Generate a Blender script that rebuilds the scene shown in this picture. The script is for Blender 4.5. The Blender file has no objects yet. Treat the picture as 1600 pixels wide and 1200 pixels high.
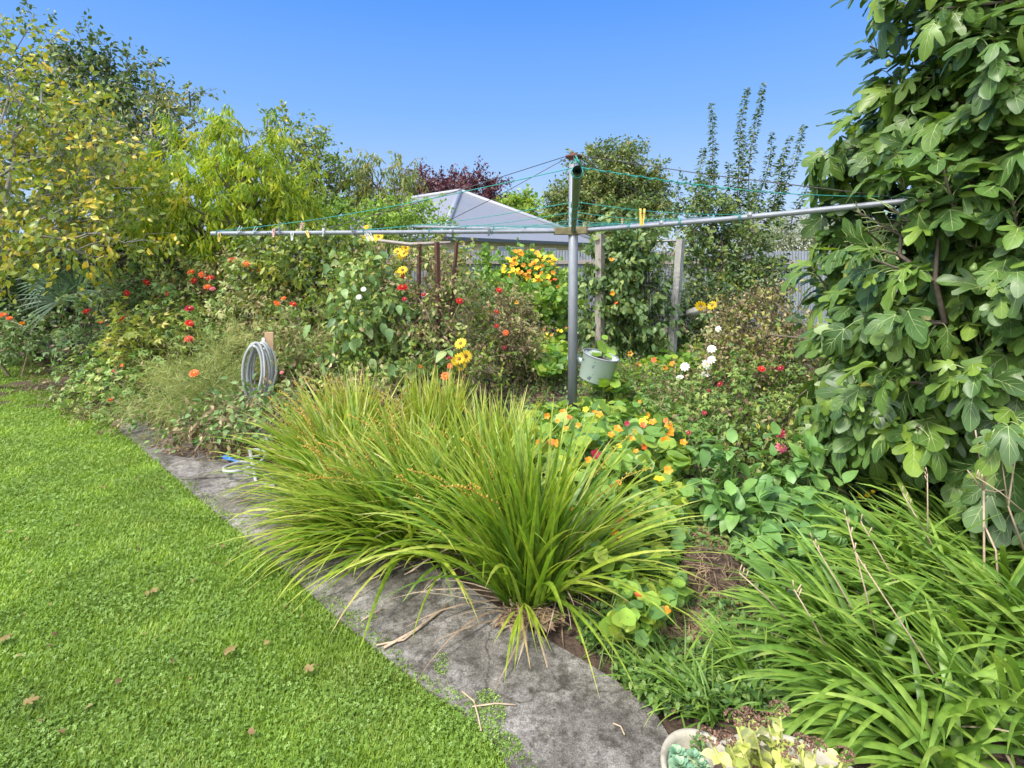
import bpy, math, random
import numpy as np
from math import radians as R
rng = np.random.default_rng(7); random.seed(7)
F = 850.0; HZ = 412.0; EYE = 1.6
C = bpy.context.scene.collection
def P(px, py, Y): return np.array([(px-800)/F*Y, Y, EYE-(py-HZ)/F*Y])
def G(px, py, h=0.0):
    Y = (EYE-h)*F/(py-HZ); return np.array([(px-800)/F*Y, Y, h])
U = rng.uniform; NRM = rng.normal
import zlib
def reseed(key):
    rng.bit_generator.state = np.random.default_rng(zlib.crc32(str(key).encode())).bit_generator.state
def lin(c):
    c = np.array(c, float)/255.0
    return tuple(np.where(c <= .04045, c/12.92, ((c+.055)/1.055)**2.4))

# ---------------------------------------------------------------- materials
def newmat(name):
    m = bpy.data.materials.new(name); m.use_nodes = True
    nt = m.node_tree; nt.nodes.clear()
    out = nt.nodes.new('ShaderNodeOutputMaterial')
    return m, nt, out
def ramp(nt, cols, pos=None):
    r = nt.nodes.new('ShaderNodeValToRGB'); e = r.color_ramp.elements
    n = len(cols)
    if pos is None: pos = [i/(max(1, n-1)) for i in range(n)]
    while len(e) < n: e.new(.5)
    for i in range(n):
        e[i].position = pos[i]; e[i].color = (*cols[i], 1)
    return r
def leafmat(name, cols, rough=.45, trans=.35, tint=(1.25, 1.25, .55), pos=None, noise=.25, nscale=30, spec=.4):
    m, nt, out = newmat(name); N = nt.nodes.new; L = nt.links.new
    at = N('ShaderNodeAttribute'); at.attribute_name = 'rnd'
    rp = ramp(nt, cols, pos); L(at.outputs['Fac'], rp.inputs[0])
    tc = N('ShaderNodeTexCoord')
    nz = N('ShaderNodeTexNoise'); nz.inputs['Scale'].default_value = nscale; nz.inputs['Detail'].default_value = 3
    L(tc.outputs['Object'], nz.inputs['Vector'])
    mr = N('ShaderNodeMapRange'); mr.inputs[1].default_value = .3; mr.inputs[2].default_value = .7
    mr.inputs[3].default_value = 1-noise; mr.inputs[4].default_value = 1+noise
    L(nz.outputs['Fac'], mr.inputs[0])
    mu = N('ShaderNodeVectorMath'); mu.operation = 'SCALE'
    L(rp.outputs[0], mu.inputs[0]); L(mr.outputs[0], mu.inputs['Scale'])
    b = N('ShaderNodeBsdfPrincipled'); b.inputs['Roughness'].default_value = rough
    b.inputs['Specular IOR Level'].default_value = spec
    L(mu.outputs[0], b.inputs['Base Color'])
    if trans > 0:
        t = N('ShaderNodeBsdfTranslucent'); m2 = N('ShaderNodeVectorMath'); m2.operation = 'MULTIPLY'
        m2.inputs[1].default_value = tint; L(mu.outputs[0], m2.inputs[0]); L(m2.outputs[0], t.inputs[0])
        mx = N('ShaderNodeMixShader'); mx.inputs[0].default_value = trans
        L(b.outputs[0], mx.inputs[1]); L(t.outputs[0], mx.inputs[2]); L(mx.outputs[0], out.inputs[0])
    else: L(b.outputs[0], out.inputs[0])
    return m
def surf(name, cols, scale=5, rough=.8, metal=0, bump=.3, bscale=60, detail=6, pos=None, bdist=.01, stretch=None, coord='Object', spec=.4):
    m, nt, out = newmat(name); N = nt.nodes.new; L = nt.links.new
    tc = N('ShaderNodeTexCoord'); src = tc.outputs[coord]
    if stretch:
        mp = N('ShaderNodeMapping'); mp.inputs['Scale'].default_value = stretch; L(src, mp.inputs[0]); src = mp.outputs[0]
    nz = N('ShaderNodeTexNoise'); nz.inputs['Scale'].default_value = scale; nz.inputs['Detail'].default_value = detail
    nz.inputs['Roughness'].default_value = .62
    L(src, nz.inputs['Vector'])
    rp = ramp(nt, cols, pos); L(nz.outputs['Fac'], rp.inputs[0])
    b = N('ShaderNodeBsdfPrincipled'); b.inputs['Roughness'].default_value = rough; b.inputs['Metallic'].default_value = metal
    b.inputs['Specular IOR Level'].default_value = spec
    L(rp.outputs[0], b.inputs['Base Color'])
    n2 = N('ShaderNodeTexNoise'); n2.inputs['Scale'].default_value = bscale; n2.inputs['Detail'].default_value = 5
    L(src, n2.inputs['Vector'])
    bp = N('ShaderNodeBump'); bp.inputs['Strength'].default_value = bump; bp.inputs['Distance'].default_value = bdist
    L(n2.outputs['Fac'], bp.inputs['Height']); L(bp.outputs[0], b.inputs['Normal'])
    L(b.outputs[0], out.inputs[0])
    return m
def g(*a): return [tuple(x) for x in a]
M = {}
M['grass'] = leafmat('grass_blade', g((.10,.16,.015),(.16,.26,.022),(.22,.33,.035),(.32,.38,.09)), .55, .35, nscale=2.2, noise=.28)
M['clover'] = leafmat('clover_leaf', g((.10,.18,.025),(.17,.28,.04),(.27,.37,.09)), .5, .3, nscale=2, noise=.2)
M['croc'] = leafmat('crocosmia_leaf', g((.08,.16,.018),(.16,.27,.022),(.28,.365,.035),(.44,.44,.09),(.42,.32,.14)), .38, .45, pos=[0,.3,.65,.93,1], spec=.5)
M['crocseed'] = leafmat('crocosmia_seed', g((.24,.12,.02),(.40,.24,.03),(.38,.30,.06)), .5, .1)
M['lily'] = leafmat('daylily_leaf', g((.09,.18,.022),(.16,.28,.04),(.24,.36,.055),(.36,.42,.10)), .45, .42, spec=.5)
M['fig'] = leafmat('fig_leaf', g((.045,.095,.022),(.08,.155,.03),(.12,.205,.03),(.20,.30,.04),(.30,.30,.05)), .42, .33, pos=[0,.4,.75,.96,1], nscale=9, noise=.22, spec=.5)
M['figvein'] = leafmat('fig_vein', g((.26,.34,.13),(.34,.40,.16)), .5, .2)
M['nast'] = leafmat('nasturtium_leaf', g((.09,.19,.05),(.16,.29,.06),(.22,.35,.05),(.36,.42,.06)), .45, .38, nscale=14)
M['nastback'] = leafmat('nasturtium_leaf_bright', g((.09,.20,.03),(.15,.29,.03),(.24,.37,.04),(.36,.42,.06)), .45, .4, nscale=10)
M['orange'] = leafmat('orange_petal', g((.62,.15,.005),(.72,.26,.01),(.75,.36,.015)), .5, .3, (1.1,1,.6), noise=.1)
M['yellow'] = leafmat('yellow_petal', g((.78,.50,.005),(.85,.62,.02)), .5, .3, (1.1,1.05,.6), noise=.1)
M['red'] = leafmat('red_petal', g((.45,.008,.012),(.60,.02,.02)), .5, .25, (1.2,1,1), noise=.15)
M['darkred'] = leafmat('crimson_petal', g((.22,.006,.02),(.38,.01,.04)), .5, .2, (1.2,1,1))
M['orangered'] = leafmat('orange_red_petal', g((.75,.10,.02),(.8,.17,.04)), .5, .25, (1.2,1,1))
M['pink'] = leafmat('pink_petal', g((.65,.10,.15),(.75,.25,.30)), .5, .3, (1.1,1,1))
M['white'] = leafmat('white_petal', g((.78,.76,.68),(.85,.84,.78)), .5, .2, (1,1,1), noise=.06)
M['heart'] = leafmat('flower_heart', g((.09,.04,.01),(.25,.12,.02)), .8, 0)
M['goldheart'] = leafmat('gold_heart', g((.6,.35,.03),(.75,.45,.05)), .8, 0)
M['bark'] = surf('bark', g((.05,.04,.03),(.13,.10,.075),(.24,.21,.17)), 18, .9, bump=.6)
M['barkgrey'] = surf('grey_bark', g((.12,.11,.09),(.24,.22,.19),(.34,.33,.28)), 22, .9, bump=.5)
M['greenstem'] = leafmat('green_stem', g((.09,.15,.03),(.15,.22,.05)), .5, .1)
M['drystem'] = leafmat('dry_stem', g((.22,.15,.09),(.36,.27,.18),(.45,.36,.26)), .8, .1)
M['darkstem'] = leafmat('dark_stem', g((.05,.04,.025),(.10,.08,.04)), .8, 0)
M['dahlia'] = leafmat('dahlia_leaf', g((.06,.13,.03),(.13,.23,.045),(.23,.33,.07),(.40,.42,.13)), .5, .35)
M['dahliablue'] = leafmat('dahlia_leaf_cool', g((.07,.13,.045),(.13,.22,.07),(.20,.30,.10),(.30,.35,.12)), .5, .3)
M['yelgreen'] = leafmat('yellowing_leaf', g((.12,.19,.03),(.22,.28,.04),(.33,.34,.07),(.42,.34,.09)), .5, .38)
M['tangle'] = leafmat('mixed_bush_leaf', g((.07,.12,.03),(.14,.22,.05),(.25,.31,.08),(.38,.35,.14),(.25,.15,.07)), .55, .3)
M['brown'] = leafmat('withered_leaf', g((.09,.06,.03),(.21,.155,.075),(.38,.30,.16),(.24,.25,.09)), .75, .15)
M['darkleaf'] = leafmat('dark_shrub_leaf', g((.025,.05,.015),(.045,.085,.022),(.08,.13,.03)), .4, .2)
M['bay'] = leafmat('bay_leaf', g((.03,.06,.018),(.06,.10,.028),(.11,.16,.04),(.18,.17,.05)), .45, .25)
M['peach'] = leafmat('peach_leaf', g((.12,.21,.03),(.23,.34,.035),(.37,.44,.035),(.56,.50,.05)), .45, .45, nscale=1.2, noise=.25)
M['peachdark'] = leafmat('peach_leaf_dark', g((.08,.12,.03),(.13,.19,.04),(.22,.25,.05),(.40,.30,.06)), .45, .4)
M['pear'] = leafmat('pear_leaf', g((.07,.12,.03),(.13,.20,.04),(.25,.30,.05),(.50,.42,.05),(.65,.42,.05)), .4, .35, pos=[0,.3,.6,.85,1])
M['teatree'] = leafmat('fine_grey_leaf', g((.05,.08,.03),(.10,.14,.05),(.18,.20,.08)), .6, .25)
M['plum'] = leafmat('mid_green_leaf', g((.05,.09,.02),(.10,.17,.03),(.20,.26,.04),(.40,.36,.06)), .45, .35)
M['lime'] = leafmat('lime_shrub_leaf', g((.12,.22,.03),(.20,.33,.04),(.30,.40,.06)), .5, .4)
M['copper'] = leafmat('copper_leaf', g((.045,.012,.018),(.09,.025,.03),(.13,.06,.04)), .5, .2, (1.2,1,1))
M['olive'] = leafmat('olive_tree_leaf', g((.05,.09,.025),(.10,.15,.035),(.16,.20,.05),(.26,.20,.06)), .5, .3)
M['apple'] = leafmat('apple_leaf', g((.045,.09,.03),(.08,.14,.04),(.14,.20,.05),(.24,.26,.07)), .45, .3)
M['bean'] = leafmat('bean_leaf', g((.05,.10,.03),(.09,.16,.045),(.14,.21,.07),(.28,.32,.08)), .4, .3)
M['pale'] = leafmat('pale_shrub_leaf', g((.10,.15,.06),(.22,.25,.12),(.35,.36,.2)), .5, .3)
M['fennel'] = leafmat('fennel_thread', g((.16,.22,.05),(.26,.30,.09),(.36,.34,.12)), .6, .3)
M['ovate'] = leafmat('ovate_leaf', g((.08,.17,.05),(.14,.27,.07),(.20,.34,.08)), .4, .35, nscale=12)
M['weed'] = leafmat('weed_leaf', g((.06,.13,.03),(.12,.22,.04),(.20,.28,.07)), .5, .3)
M['palm'] = leafmat('palm_blade', g((.05,.10,.05),(.10,.17,.08)), .4, .2)
M['sedum'] = leafmat('sedum_leaf', g((.36,.42,.09),(.52,.54,.14),(.62,.60,.26)), .4, .3, (1.05,1.05,.7), noise=.1)
M['sedumhead'] = leafmat('sedum_seed_head', g((.07,.04,.022),(.15,.085,.05),(.24,.12,.08)), .8, 0)
M['echev'] = leafmat('rosette_leaf', g((.12,.26,.15),(.20,.34,.21),(.36,.42,.22)), .4, .15, noise=.1)
M['litter'] = leafmat('leaf_litter', g((.06,.035,.02),(.13,.08,.05),(.24,.16,.10),(.30,.22,.10)), .8, .1)
M['fallen'] = leafmat('fallen_leaf', g((.08,.04,.015),(.14,.08,.03),(.19,.125,.045),(.24,.19,.06)), .7, .15)
M['galv'] = surf('galvanised_steel', g((.12,.13,.14),(.20,.21,.23),(.28,.29,.31)), 14, .5, .2, .15, 120, bdist=.002, stretch=(1,1,.35))
M['rust'] = surf('rusty_iron', g((.04,.018,.014),(.085,.035,.025),(.15,.08,.055)), 30, .85, .1, .6, 80, bdist=.003)
M['block'] = surf('lichened_brown_timber', g((.06,.05,.03),(.14,.12,.06),(.24,.20,.10)), 25, .85, 0, .5, 70, bdist=.003)
M['wire'] = surf('dark_wire', g((.05,.045,.04),(.10,.09,.08)), 30, .6, .3, .1)
M['teal'] = surf('teal_plastic_cord', g((.02,.20,.17),(.05,.28,.24)), 20, .4, 0, .1)
M['armgreen'] = surf('green_stained_pipe', g((.06,.09,.06),(.14,.18,.14),(.25,.30,.27)), 25, .5, .3, .2, 100, bdist=.002)
M['mint'] = surf('flaking_mint_paint', g((.10,.11,.12),(.13,.14,.15),(.34,.41,.355),(.40,.47,.41)), 7, .5, .1, .3, 60, pos=[0,.385,.40,1], bdist=.002)
def concmat():
    m, nt, out = newmat('path_concrete'); N = nt.nodes.new; L = nt.links.new
    tc = N('ShaderNodeTexCoord')
    def nz(sc, det, r=.65, off=0):
        n = N('ShaderNodeTexNoise'); n.inputs['Scale'].default_value = sc; n.inputs['Detail'].default_value = det; n.inputs['Roughness'].default_value = r; L(tc.outputs['Object'], n.inputs['Vector']); return n.outputs['Fac']
    def mul(a, b):
        x = N('ShaderNodeMix'); x.data_type = 'RGBA'; x.blend_type = 'MULTIPLY'; x.inputs[0].default_value = 1; L(a, x.inputs[6]); L(b, x.inputs[7]); return x.outputs[2]
    r1 = ramp(nt, g((.045,.038,.03),(.11,.098,.083),(.19,.174,.155),(.30,.28,.255)), [.3,.46,.58,.75]); L(nz(2.6, 10, .7), r1.inputs[0])
    r2 = ramp(nt, g((.35,.34,.31),(1,1,1),(1.35,1.35,1.3)), [.33,.5,.72]); L(nz(38, 8, .8), r2.inputs[0])
    r3 = ramp(nt, g((.38,.36,.30),(1,1,1),(1.3,1.3,1.28)), [.38,.5,.68]); L(nz(11, 9, .75), r3.inputs[0])
    r4 = ramp(nt, g((.6,.58,.5),(1,1,1),(1.6,1.6,1.6)), [.38,.5,.66]); L(nz(160, 4, .8), r4.inputs[0])
    dn = N('ShaderNodeTexNoise'); dn.inputs['Scale'].default_value = 5; dn.inputs['Detail'].default_value = 6; L(tc.outputs['Object'], dn.inputs['Vector'])
    ds = N('ShaderNodeVectorMath'); ds.operation = 'SCALE'; ds.inputs['Scale'].default_value = .22; L(dn.outputs['Color'], ds.inputs[0])
    da = N('ShaderNodeVectorMath'); da.operation = 'ADD'; L(tc.outputs['Object'], da.inputs[0]); L(ds.outputs[0], da.inputs[1])
    vo = N('ShaderNodeTexVoronoi'); vo.feature = 'DISTANCE_TO_EDGE'; vo.inputs['Scale'].default_value = .85; L(da.outputs[0], vo.inputs['Vector'])
    r5 = ramp(nt, g((.45,.42,.36),(1,1,1)), [.0015,.0055]); L(vo.outputs['Distance'], r5.inputs[0])
    b = N('ShaderNodeBsdfPrincipled'); b.inputs['Roughness'].default_value = .92; L(mul(mul(mul(mul(r1.outputs[0], r2.outputs[0]), r3.outputs[0]), r4.outputs[0]), r5.outputs[0]), b.inputs['Base Color'])
    bp = N('ShaderNodeBump'); bp.inputs['Strength'].default_value = .8; bp.inputs['Distance'].default_value = .006; L(nz(70, 8, .75), bp.inputs['Height']); L(bp.outputs[0], b.inputs['Normal']); L(b.outputs[0], out.inputs[0]); return m
M['conc'] = concmat()
M['concold'] = surf('path_concrete', g((.035,.033,.03),(.09,.085,.075),(.19,.18,.165),(.36,.34,.32)), 3.2, .9, 0, .7, 55, pos=[.25,.45,.6,.85], bdist=.012, detail=12, coord='Object')
M['soil'] = surf('bed_soil', g((.035,.022,.015),(.075,.048,.032),(.13,.09,.06)), 6, .95, 0, 1, 40, bdist=.03)
M['lawnbase'] = surf('lawn_soil', g((.08,.13,.02),(.13,.21,.03),(.18,.28,.04)), 5, .95, 0, 1, 90, bdist=.02)
M['farland'] = surf('rough_ground', g((.04,.06,.015),(.08,.12,.03),(.13,.14,.05)), 1.2, .95, 0, 1, 20, bdist=.03)
M['cream'] = surf('cream_concrete_pot', g((.12,.10,.07),(.30,.27,.20),(.40,.37,.29)), 16, .85, 0, .35, 70, pos=[.3,.45,.8], bdist=.003)
M['stake'] = surf('raw_pine', g((.32,.20,.11),(.42,.28,.16)), 10, .8, 0, .3, 60, stretch=(6,6,.6), bdist=.002)
M['postwood'] = surf('weathered_post', g((.12,.10,.085),(.24,.21,.18),(.36,.33,.29)), 8, .9, 0, .6, 50, stretch=(5,5,.5), bdist=.006)
M['whitepost'] = surf('lichened_pale_post', g((.12,.115,.10),(.24,.235,.21),(.36,.355,.33)), 12, .9, 0, .6, 50, bdist=.006)
M['hose'] = surf('grey_hose', g((.22,.23,.22),(.34,.35,.33)), 12, .45, 0, .1)
M['blue'] = surf('blue_plastic', g((.02,.10,.45),(.03,.16,.6)), 12, .4, 0, .05)
M['roof'] = surf('roof_metal', g((.16,.165,.178),(.195,.20,.215)), 2, .5, .1, .05)
M['roofcap'] = surf('roof_ridge_metal', g((.22,.23,.25),(.26,.27,.29)), 2, .5, .1, .05)
M['gutter'] = surf('dark_gutter', g((.04,.05,.06),(.06,.07,.08)), 4, .5)
M['windowframe'] = surf('window_frame_paint', g((.6,.6,.6),(.7,.7,.7)), 4, .5)
M['glass'] = surf('window_blind_glass', g((.25,.30,.36),(.35,.40,.46)), 3, .12, 0, .02)
M['pegwood'] = surf('peg_wood', g((.42,.30,.15),(.62,.48,.27)), 30, .7, 0, .3)
M['pegyellow'] = surf('peg_yellow', g((.55,.36,.06),(.75,.55,.12)), 18, .6, 0, .3)
M['pegwhite'] = surf('peg_white', g((.60,.62,.60),(.75,.77,.75)), 18, .45, 0, .1)
M['pegpink'] = surf('peg_pink', g((.55,.33,.28),(.66,.42,.36)), 18, .45, 0, .1)
M['peggrey'] = surf('peg_grey', g((.10,.11,.12),(.16,.17,.18)), 18, .45, 0, .1)
M['pegtag'] = surf('peg_mint', g((.45,.62,.58),(.6,.74,.7)), 18, .45, 0, .1)
M['lavender'] = leafmat('lavender_blue_petal', g((.25,.25,.42),(.38,.36,.5)), .6, .2, (1,1,1))
M['figfruit'] = leafmat('green_fig', g((.09,.14,.035),(.13,.19,.05)), .45, 0)

def brickmat():
    m, nt, out = newmat('cream_brick'); N = nt.nodes.new; L = nt.links.new
    tc = N('ShaderNodeTexCoord'); mp = N('ShaderNodeMapping'); mp.inputs['Rotation'].default_value = (R(90), 0, 0)
    L(tc.outputs['Object'], mp.inputs[0])
    b = N('ShaderNodeTexBrick'); b.inputs['Scale'].default_value = 1
    b.inputs['Color1'].default_value = (.42, .33, .20, 1); b.inputs['Color2'].default_value = (.34, .26, .15, 1)
    b.inputs['Mortar'].default_value = (.5, .46, .38, 1); b.inputs['Brick Width'].default_value = .24; b.inputs['Row Height'].default_value = .085
    b.inputs['Mortar Size'].default_value = .01
    L(mp.outputs[0], b.inputs['Vector'])
    p = N('ShaderNodeBsdfPrincipled'); p.inputs['Roughness'].default_value = .85
    L(b.outputs[0], p.inputs['Base Color']); L(p.outputs[0], out.inputs[0]); return m
M['brick'] = brickmat()
def fencemat():
    m = surf('corrugated_iron', g((.11,.12,.13),(.19,.205,.225),(.27,.285,.31)), 2.5, .55, .3, .15, 60, bdist=.002, stretch=(2.5,2.5,.4)); return m
M['iron'] = fencemat()

# ---------------------------------------------------------------- mesh collector
class Geo:
    def __init__(s): s.V=[]; s.Lp=[]; s.Ct=[]; s.Rn=[]; s.Mi=[]; s.n=0
    def raw(s, V, loops, counts, rnd, mi):
        s.V.append(V); s.Lp.append(loops+s.n); s.Ct.append(counts); s.Rn.append(rnd); s.Mi.append(mi); s.n += len(V)
    def add(s, tpl, Mx, T, rnd):          # instances of a template
        V, lp, ct, mi = tpl; N = len(T)
        if N == 0: return
        W = np.einsum('nij,vj->nvi', Mx, V)+T[:, None, :]
        off = (np.arange(N)*len(V))[:, None]
        s.raw(W.reshape(-1, 3), (lp[None, :]+off).ravel(), np.tile(ct, N), np.repeat(rnd, len(ct)), np.tile(mi, N))
    def faces(s, V, Fs, rnd=0.5, mi=0):
        lp = np.array([i for f in Fs for i in f]); ct = np.array([len(f) for f in Fs])
        s.raw(np.array(V, float), lp, ct, np.full(len(ct), rnd), np.full(len(ct), mi))
    def strips(s, A, rnd, mi=0):          # A: (N,K,W,3) grids
        N, K, Wd, _ = A.shape
        k, w = np.meshgrid(np.arange(K-1), np.arange(Wd-1), indexing='ij')
        q = np.stack([k*Wd+w, k*Wd+w+1, (k+1)*Wd+w+1, (k+1)*Wd+w], -1).reshape(-1)
        off = (np.arange(N)*K*Wd)[:, None]
        nf = (K-1)*(Wd-1)
        s.raw(A.reshape(-1, 3), (q[None]+off).ravel(), np.full(N*nf, 4), (np.repeat(rnd, Wd-1, axis=1).ravel() if np.ndim(rnd) == 2 else np.repeat(rnd, nf)), np.full(N*nf, mi))
    def tubes(s, Pt, Rd, sides=5, rnd=None, mi=0):   # Pt (N,K,3), Rd (N,K)
        Pt = np.asarray(Pt, float); Rd = np.asarray(Rd, float)
        N, K, _ = Pt.shape
        T = np.gradient(Pt, axis=1); T /= np.linalg.norm(T, axis=2, keepdims=True)+1e-9
        ref = np.where(np.abs(T[:, :1, 2:3]) > .9, np.array([1., 0, 0]), np.array([0, 0, 1.]))
        ref = np.broadcast_to(ref, T.shape)
        A = np.cross(T, ref); A /= np.linalg.norm(A, axis=2, keepdims=True)+1e-9
        B = np.cross(T, A)
        th = np.linspace(0, 2*np.pi, sides+1)
        ring = Pt[:, :, None]+Rd[:, :, None, None]*(A[:, :, None]*np.cos(th)[None, None, :, None]+B[:, :, None]*np.sin(th)[None, None, :, None])
        s.strips(ring, np.full(N, .5) if rnd is None else rnd, mi)
    def tube(s, pts, r, sides=8, rnd=.5, mi=0, cap=True):
        pts = np.array(pts, float); r = np.broadcast_to(np.array(r, float), (len(pts),))
        if cap:
            d0 = pts[0]-pts[1]; d1 = pts[-1]-pts[-2]
            pts = np.vstack([pts[0]+d0*1e-4, pts, pts[-1]+d1*1e-4]); r = np.concatenate([[1e-4], r, [1e-4]])
        T = np.zeros_like(pts); T[1:-1] = pts[2:]-pts[:-2]; T[0] = pts[1]-pts[0]; T[-1] = pts[-1]-pts[-2]
        if cap: T[1] = pts[2]-pts[1]; T[-2] = pts[-2]-pts[-3]; T[0] = T[1]; T[-1] = T[-2]
        T /= np.linalg.norm(T, axis=1, keepdims=True)+1e-12
        a = np.cross(T[0], [0, 0, 1.]) if abs(T[0][2]) < .9 else np.cross(T[0], [1., 0, 0]); a /= np.linalg.norm(a)
        th = np.linspace(0, 2*np.pi, sides+1); rings = []
        for i in range(len(pts)):
            a = a-T[i]*np.dot(a, T[i]); a /= np.linalg.norm(a); b = np.cross(T[i], a)
            rings.append(pts[i]+r[i]*(np.outer(np.cos(th), a)+np.outer(np.sin(th), b)))
        s.strips(np.array(rings)[None], np.array([rnd]), mi)
    def box(s, c, sz, rot=0, rnd=.5, mi=0, Mx=None):
        x, y, z = np.array(sz)/2
        V = np.array([[-x,-y,-z],[x,-y,-z],[x,y,-z],[-x,y,-z],[-x,-y,z],[x,-y,z],[x,y,z],[-x,y,z]])
        if Mx is None:
            cr, sr = math.cos(rot), math.sin(rot); Mx = np.array([[cr,-sr,0],[sr,cr,0],[0,0,1]])
        V = V@np.asarray(Mx).T+np.array(c)
        s.faces(V, [(3,2,1,0),(4,5,6,7),(0,1,5,4),(1,2,6,5),(2,3,7,6),(3,0,4,7)], rnd, mi)
    def lathe(s, prof, c, n=24, rnd=.5, mi=0, sx=1, sy=1):
        th = np.linspace(0, 2*np.pi, n+1); pr = np.array(prof, float)
        A = np.stack([pr[:, None, 0]*np.cos(th)*sx, pr[:, None, 0]*np.sin(th)*sy, np.broadcast_to(pr[:, None, 1], (len(pr), n+1))], -1)+np.array(c)
        s.strips(A[None], np.array([rnd]), mi)
    def build(s, name, mats, parent=None, origin=(0,0,0), smooth=True, bevel=0):
        V = np.concatenate(s.V)-np.array(origin); lp = np.concatenate(s.Lp).astype(np.int32); ct = np.concatenate(s.Ct).astype(np.int32)
        me = bpy.data.meshes.new(name)
        me.vertices.add(len(V)); me.vertices.foreach_set('co', V.astype(np.float32).ravel())
        me.loops.add(len(lp)); me.loops.foreach_set('vertex_index', lp)
        me.polygons.add(len(ct)); st = np.concatenate([[0], np.cumsum(ct)[:-1]]).astype(np.int32)
        me.polygons.foreach_set('loop_start', st); me.polygons.foreach_set('loop_total', ct)
        me.polygons.foreach_set('material_index', np.concatenate(s.Mi).astype(np.int32))
        me.polygons.foreach_set('use_smooth', np.full(len(ct), smooth))
        a = me.attributes.new('rnd', 'FLOAT', 'FACE'); a.data.foreach_set('value', np.concatenate(s.Rn).astype(np.float32))
        me.update(calc_edges=True)
        if not isinstance(mats, (list, tuple)): mats = [mats]
        for mm in mats: me.materials.append(M[mm] if isinstance(mm, str) else mm)
        o = bpy.data.objects.new(name, me); C.objects.link(o)
        if parent is not None: o.parent = parent
        else: o.location = origin
        if bevel:
            b = o.modifiers.new('bevel', 'BEVEL'); b.width = bevel; b.segments = 2
        return o
def tag(o, label, cat, group=None, kind=None):
    if label: o['label'] = label
    if cat: o['category'] = cat
    if group: o['group'] = group
    if kind: o['kind'] = kind
    return o
def thing(name, label, cat, loc, group=None):
    o = bpy.data.objects.new(name, None); C.objects.link(o); o.location = tuple(loc); o.empty_display_size = .1
    return tag(o, label, cat, group)
def struct(o): o['kind'] = 'structure'; return o

# ---------------------------------------------------------------- templates
def T_(V, Fs, mi=None):
    lp = np.array([i for f in Fs for i in f]); ct = np.array([len(f) for f in Fs])
    return (np.array(V, float), lp, ct, np.array(mi if mi is not None else [0]*len(Fs)))
def leaf(w=.2, fold=.25, curl=.25, n=2, peak=.45):
    V = [(0,0,0)]; Fs = []
    for i in range(1, n+1):
        t = i/(n+1)
        hw = w*math.sin(math.pi*t**(math.log(.5)/math.log(peak)))**.8
        z = -curl*t*t; V += [(-hw, t, z+fold*hw), (0, t, z), (hw, t, z+fold*hw)]
    V.append((0, 1, -curl)); tip = len(V)-1
    Fs += [(0, 2, 1), (0, 3, 2)]
    for i in range(n-1):
        a = 1+3*i; Fs += [(a, a+1, a+4, a+3), (a+1, a+2, a+5, a+4)]
    a = 1+3*(n-1); Fs += [(a, a+1, tip), (a+1, a+2, tip)]
    return T_(V, Fs)
L_far = leaf(.28, .2, .2, 1)
L_mid = leaf(.26, .3, .3, 2)
L_narrow = leaf(.105, .35, .8, 3)
L_narrowfar = leaf(.11, .2, .5, 2)
L_ovate = leaf(.30, .25, .35, 4, .4)
L_thread = leaf(.02, 0, .2, 1)
L_dahlia = None
def disc(n=9, cone=.12, notch=True, wav=.06):
    V = [(0, 0, -cone)]
    for i in range(n):
        a = 2*math.pi*i/n; r = 1+(.06 if i % 2 else -.04); V.append((r*math.cos(a), r*math.sin(a), wav*math.sin(3*a)))
    return T_(V, [(0, 1+i, 1+(i+1) % n) for i in range(n)])
L_round = disc(10)
def dahlialeaf():                       # serrated pinnate leaf of three leaflets
    V=[]; Fs=[]
    for (x, y, ang, s) in ((0,.38,0,.62),(0,.4,1.0,.5),(0,.4,-1.0,.5)):
        b = len(V); c, sn = math.cos(ang), math.sin(ang)
        for (u, v, z) in ((0,0,0),(-.22,.35,.06),(0,.4,0),(.22,.35,.06),(-.16,.7,0),(0,.72,-.06),(.16,.7,0),(0,1,-.18)):
            V.append((x+s*(u*c+v*sn), y+s*(-u*sn+v*c), z*s-.1*v*s))
        Fs += [(b,b+2,b+1),(b,b+3,b+2),(b+1,b+2,b+5,b+4),(b+2,b+3,b+6,b+5),(b+4,b+5,b+7),(b+5,b+6,b+7)]
    b = len(V); V += [(-.012,0,0),(.012,0,0),(.012,.4,0),(-.012,.4,0)]; Fs.append((b,b+1,b+2,b+3))
    return T_(V, Fs)
L_dahlia = dahlialeaf()
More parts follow.
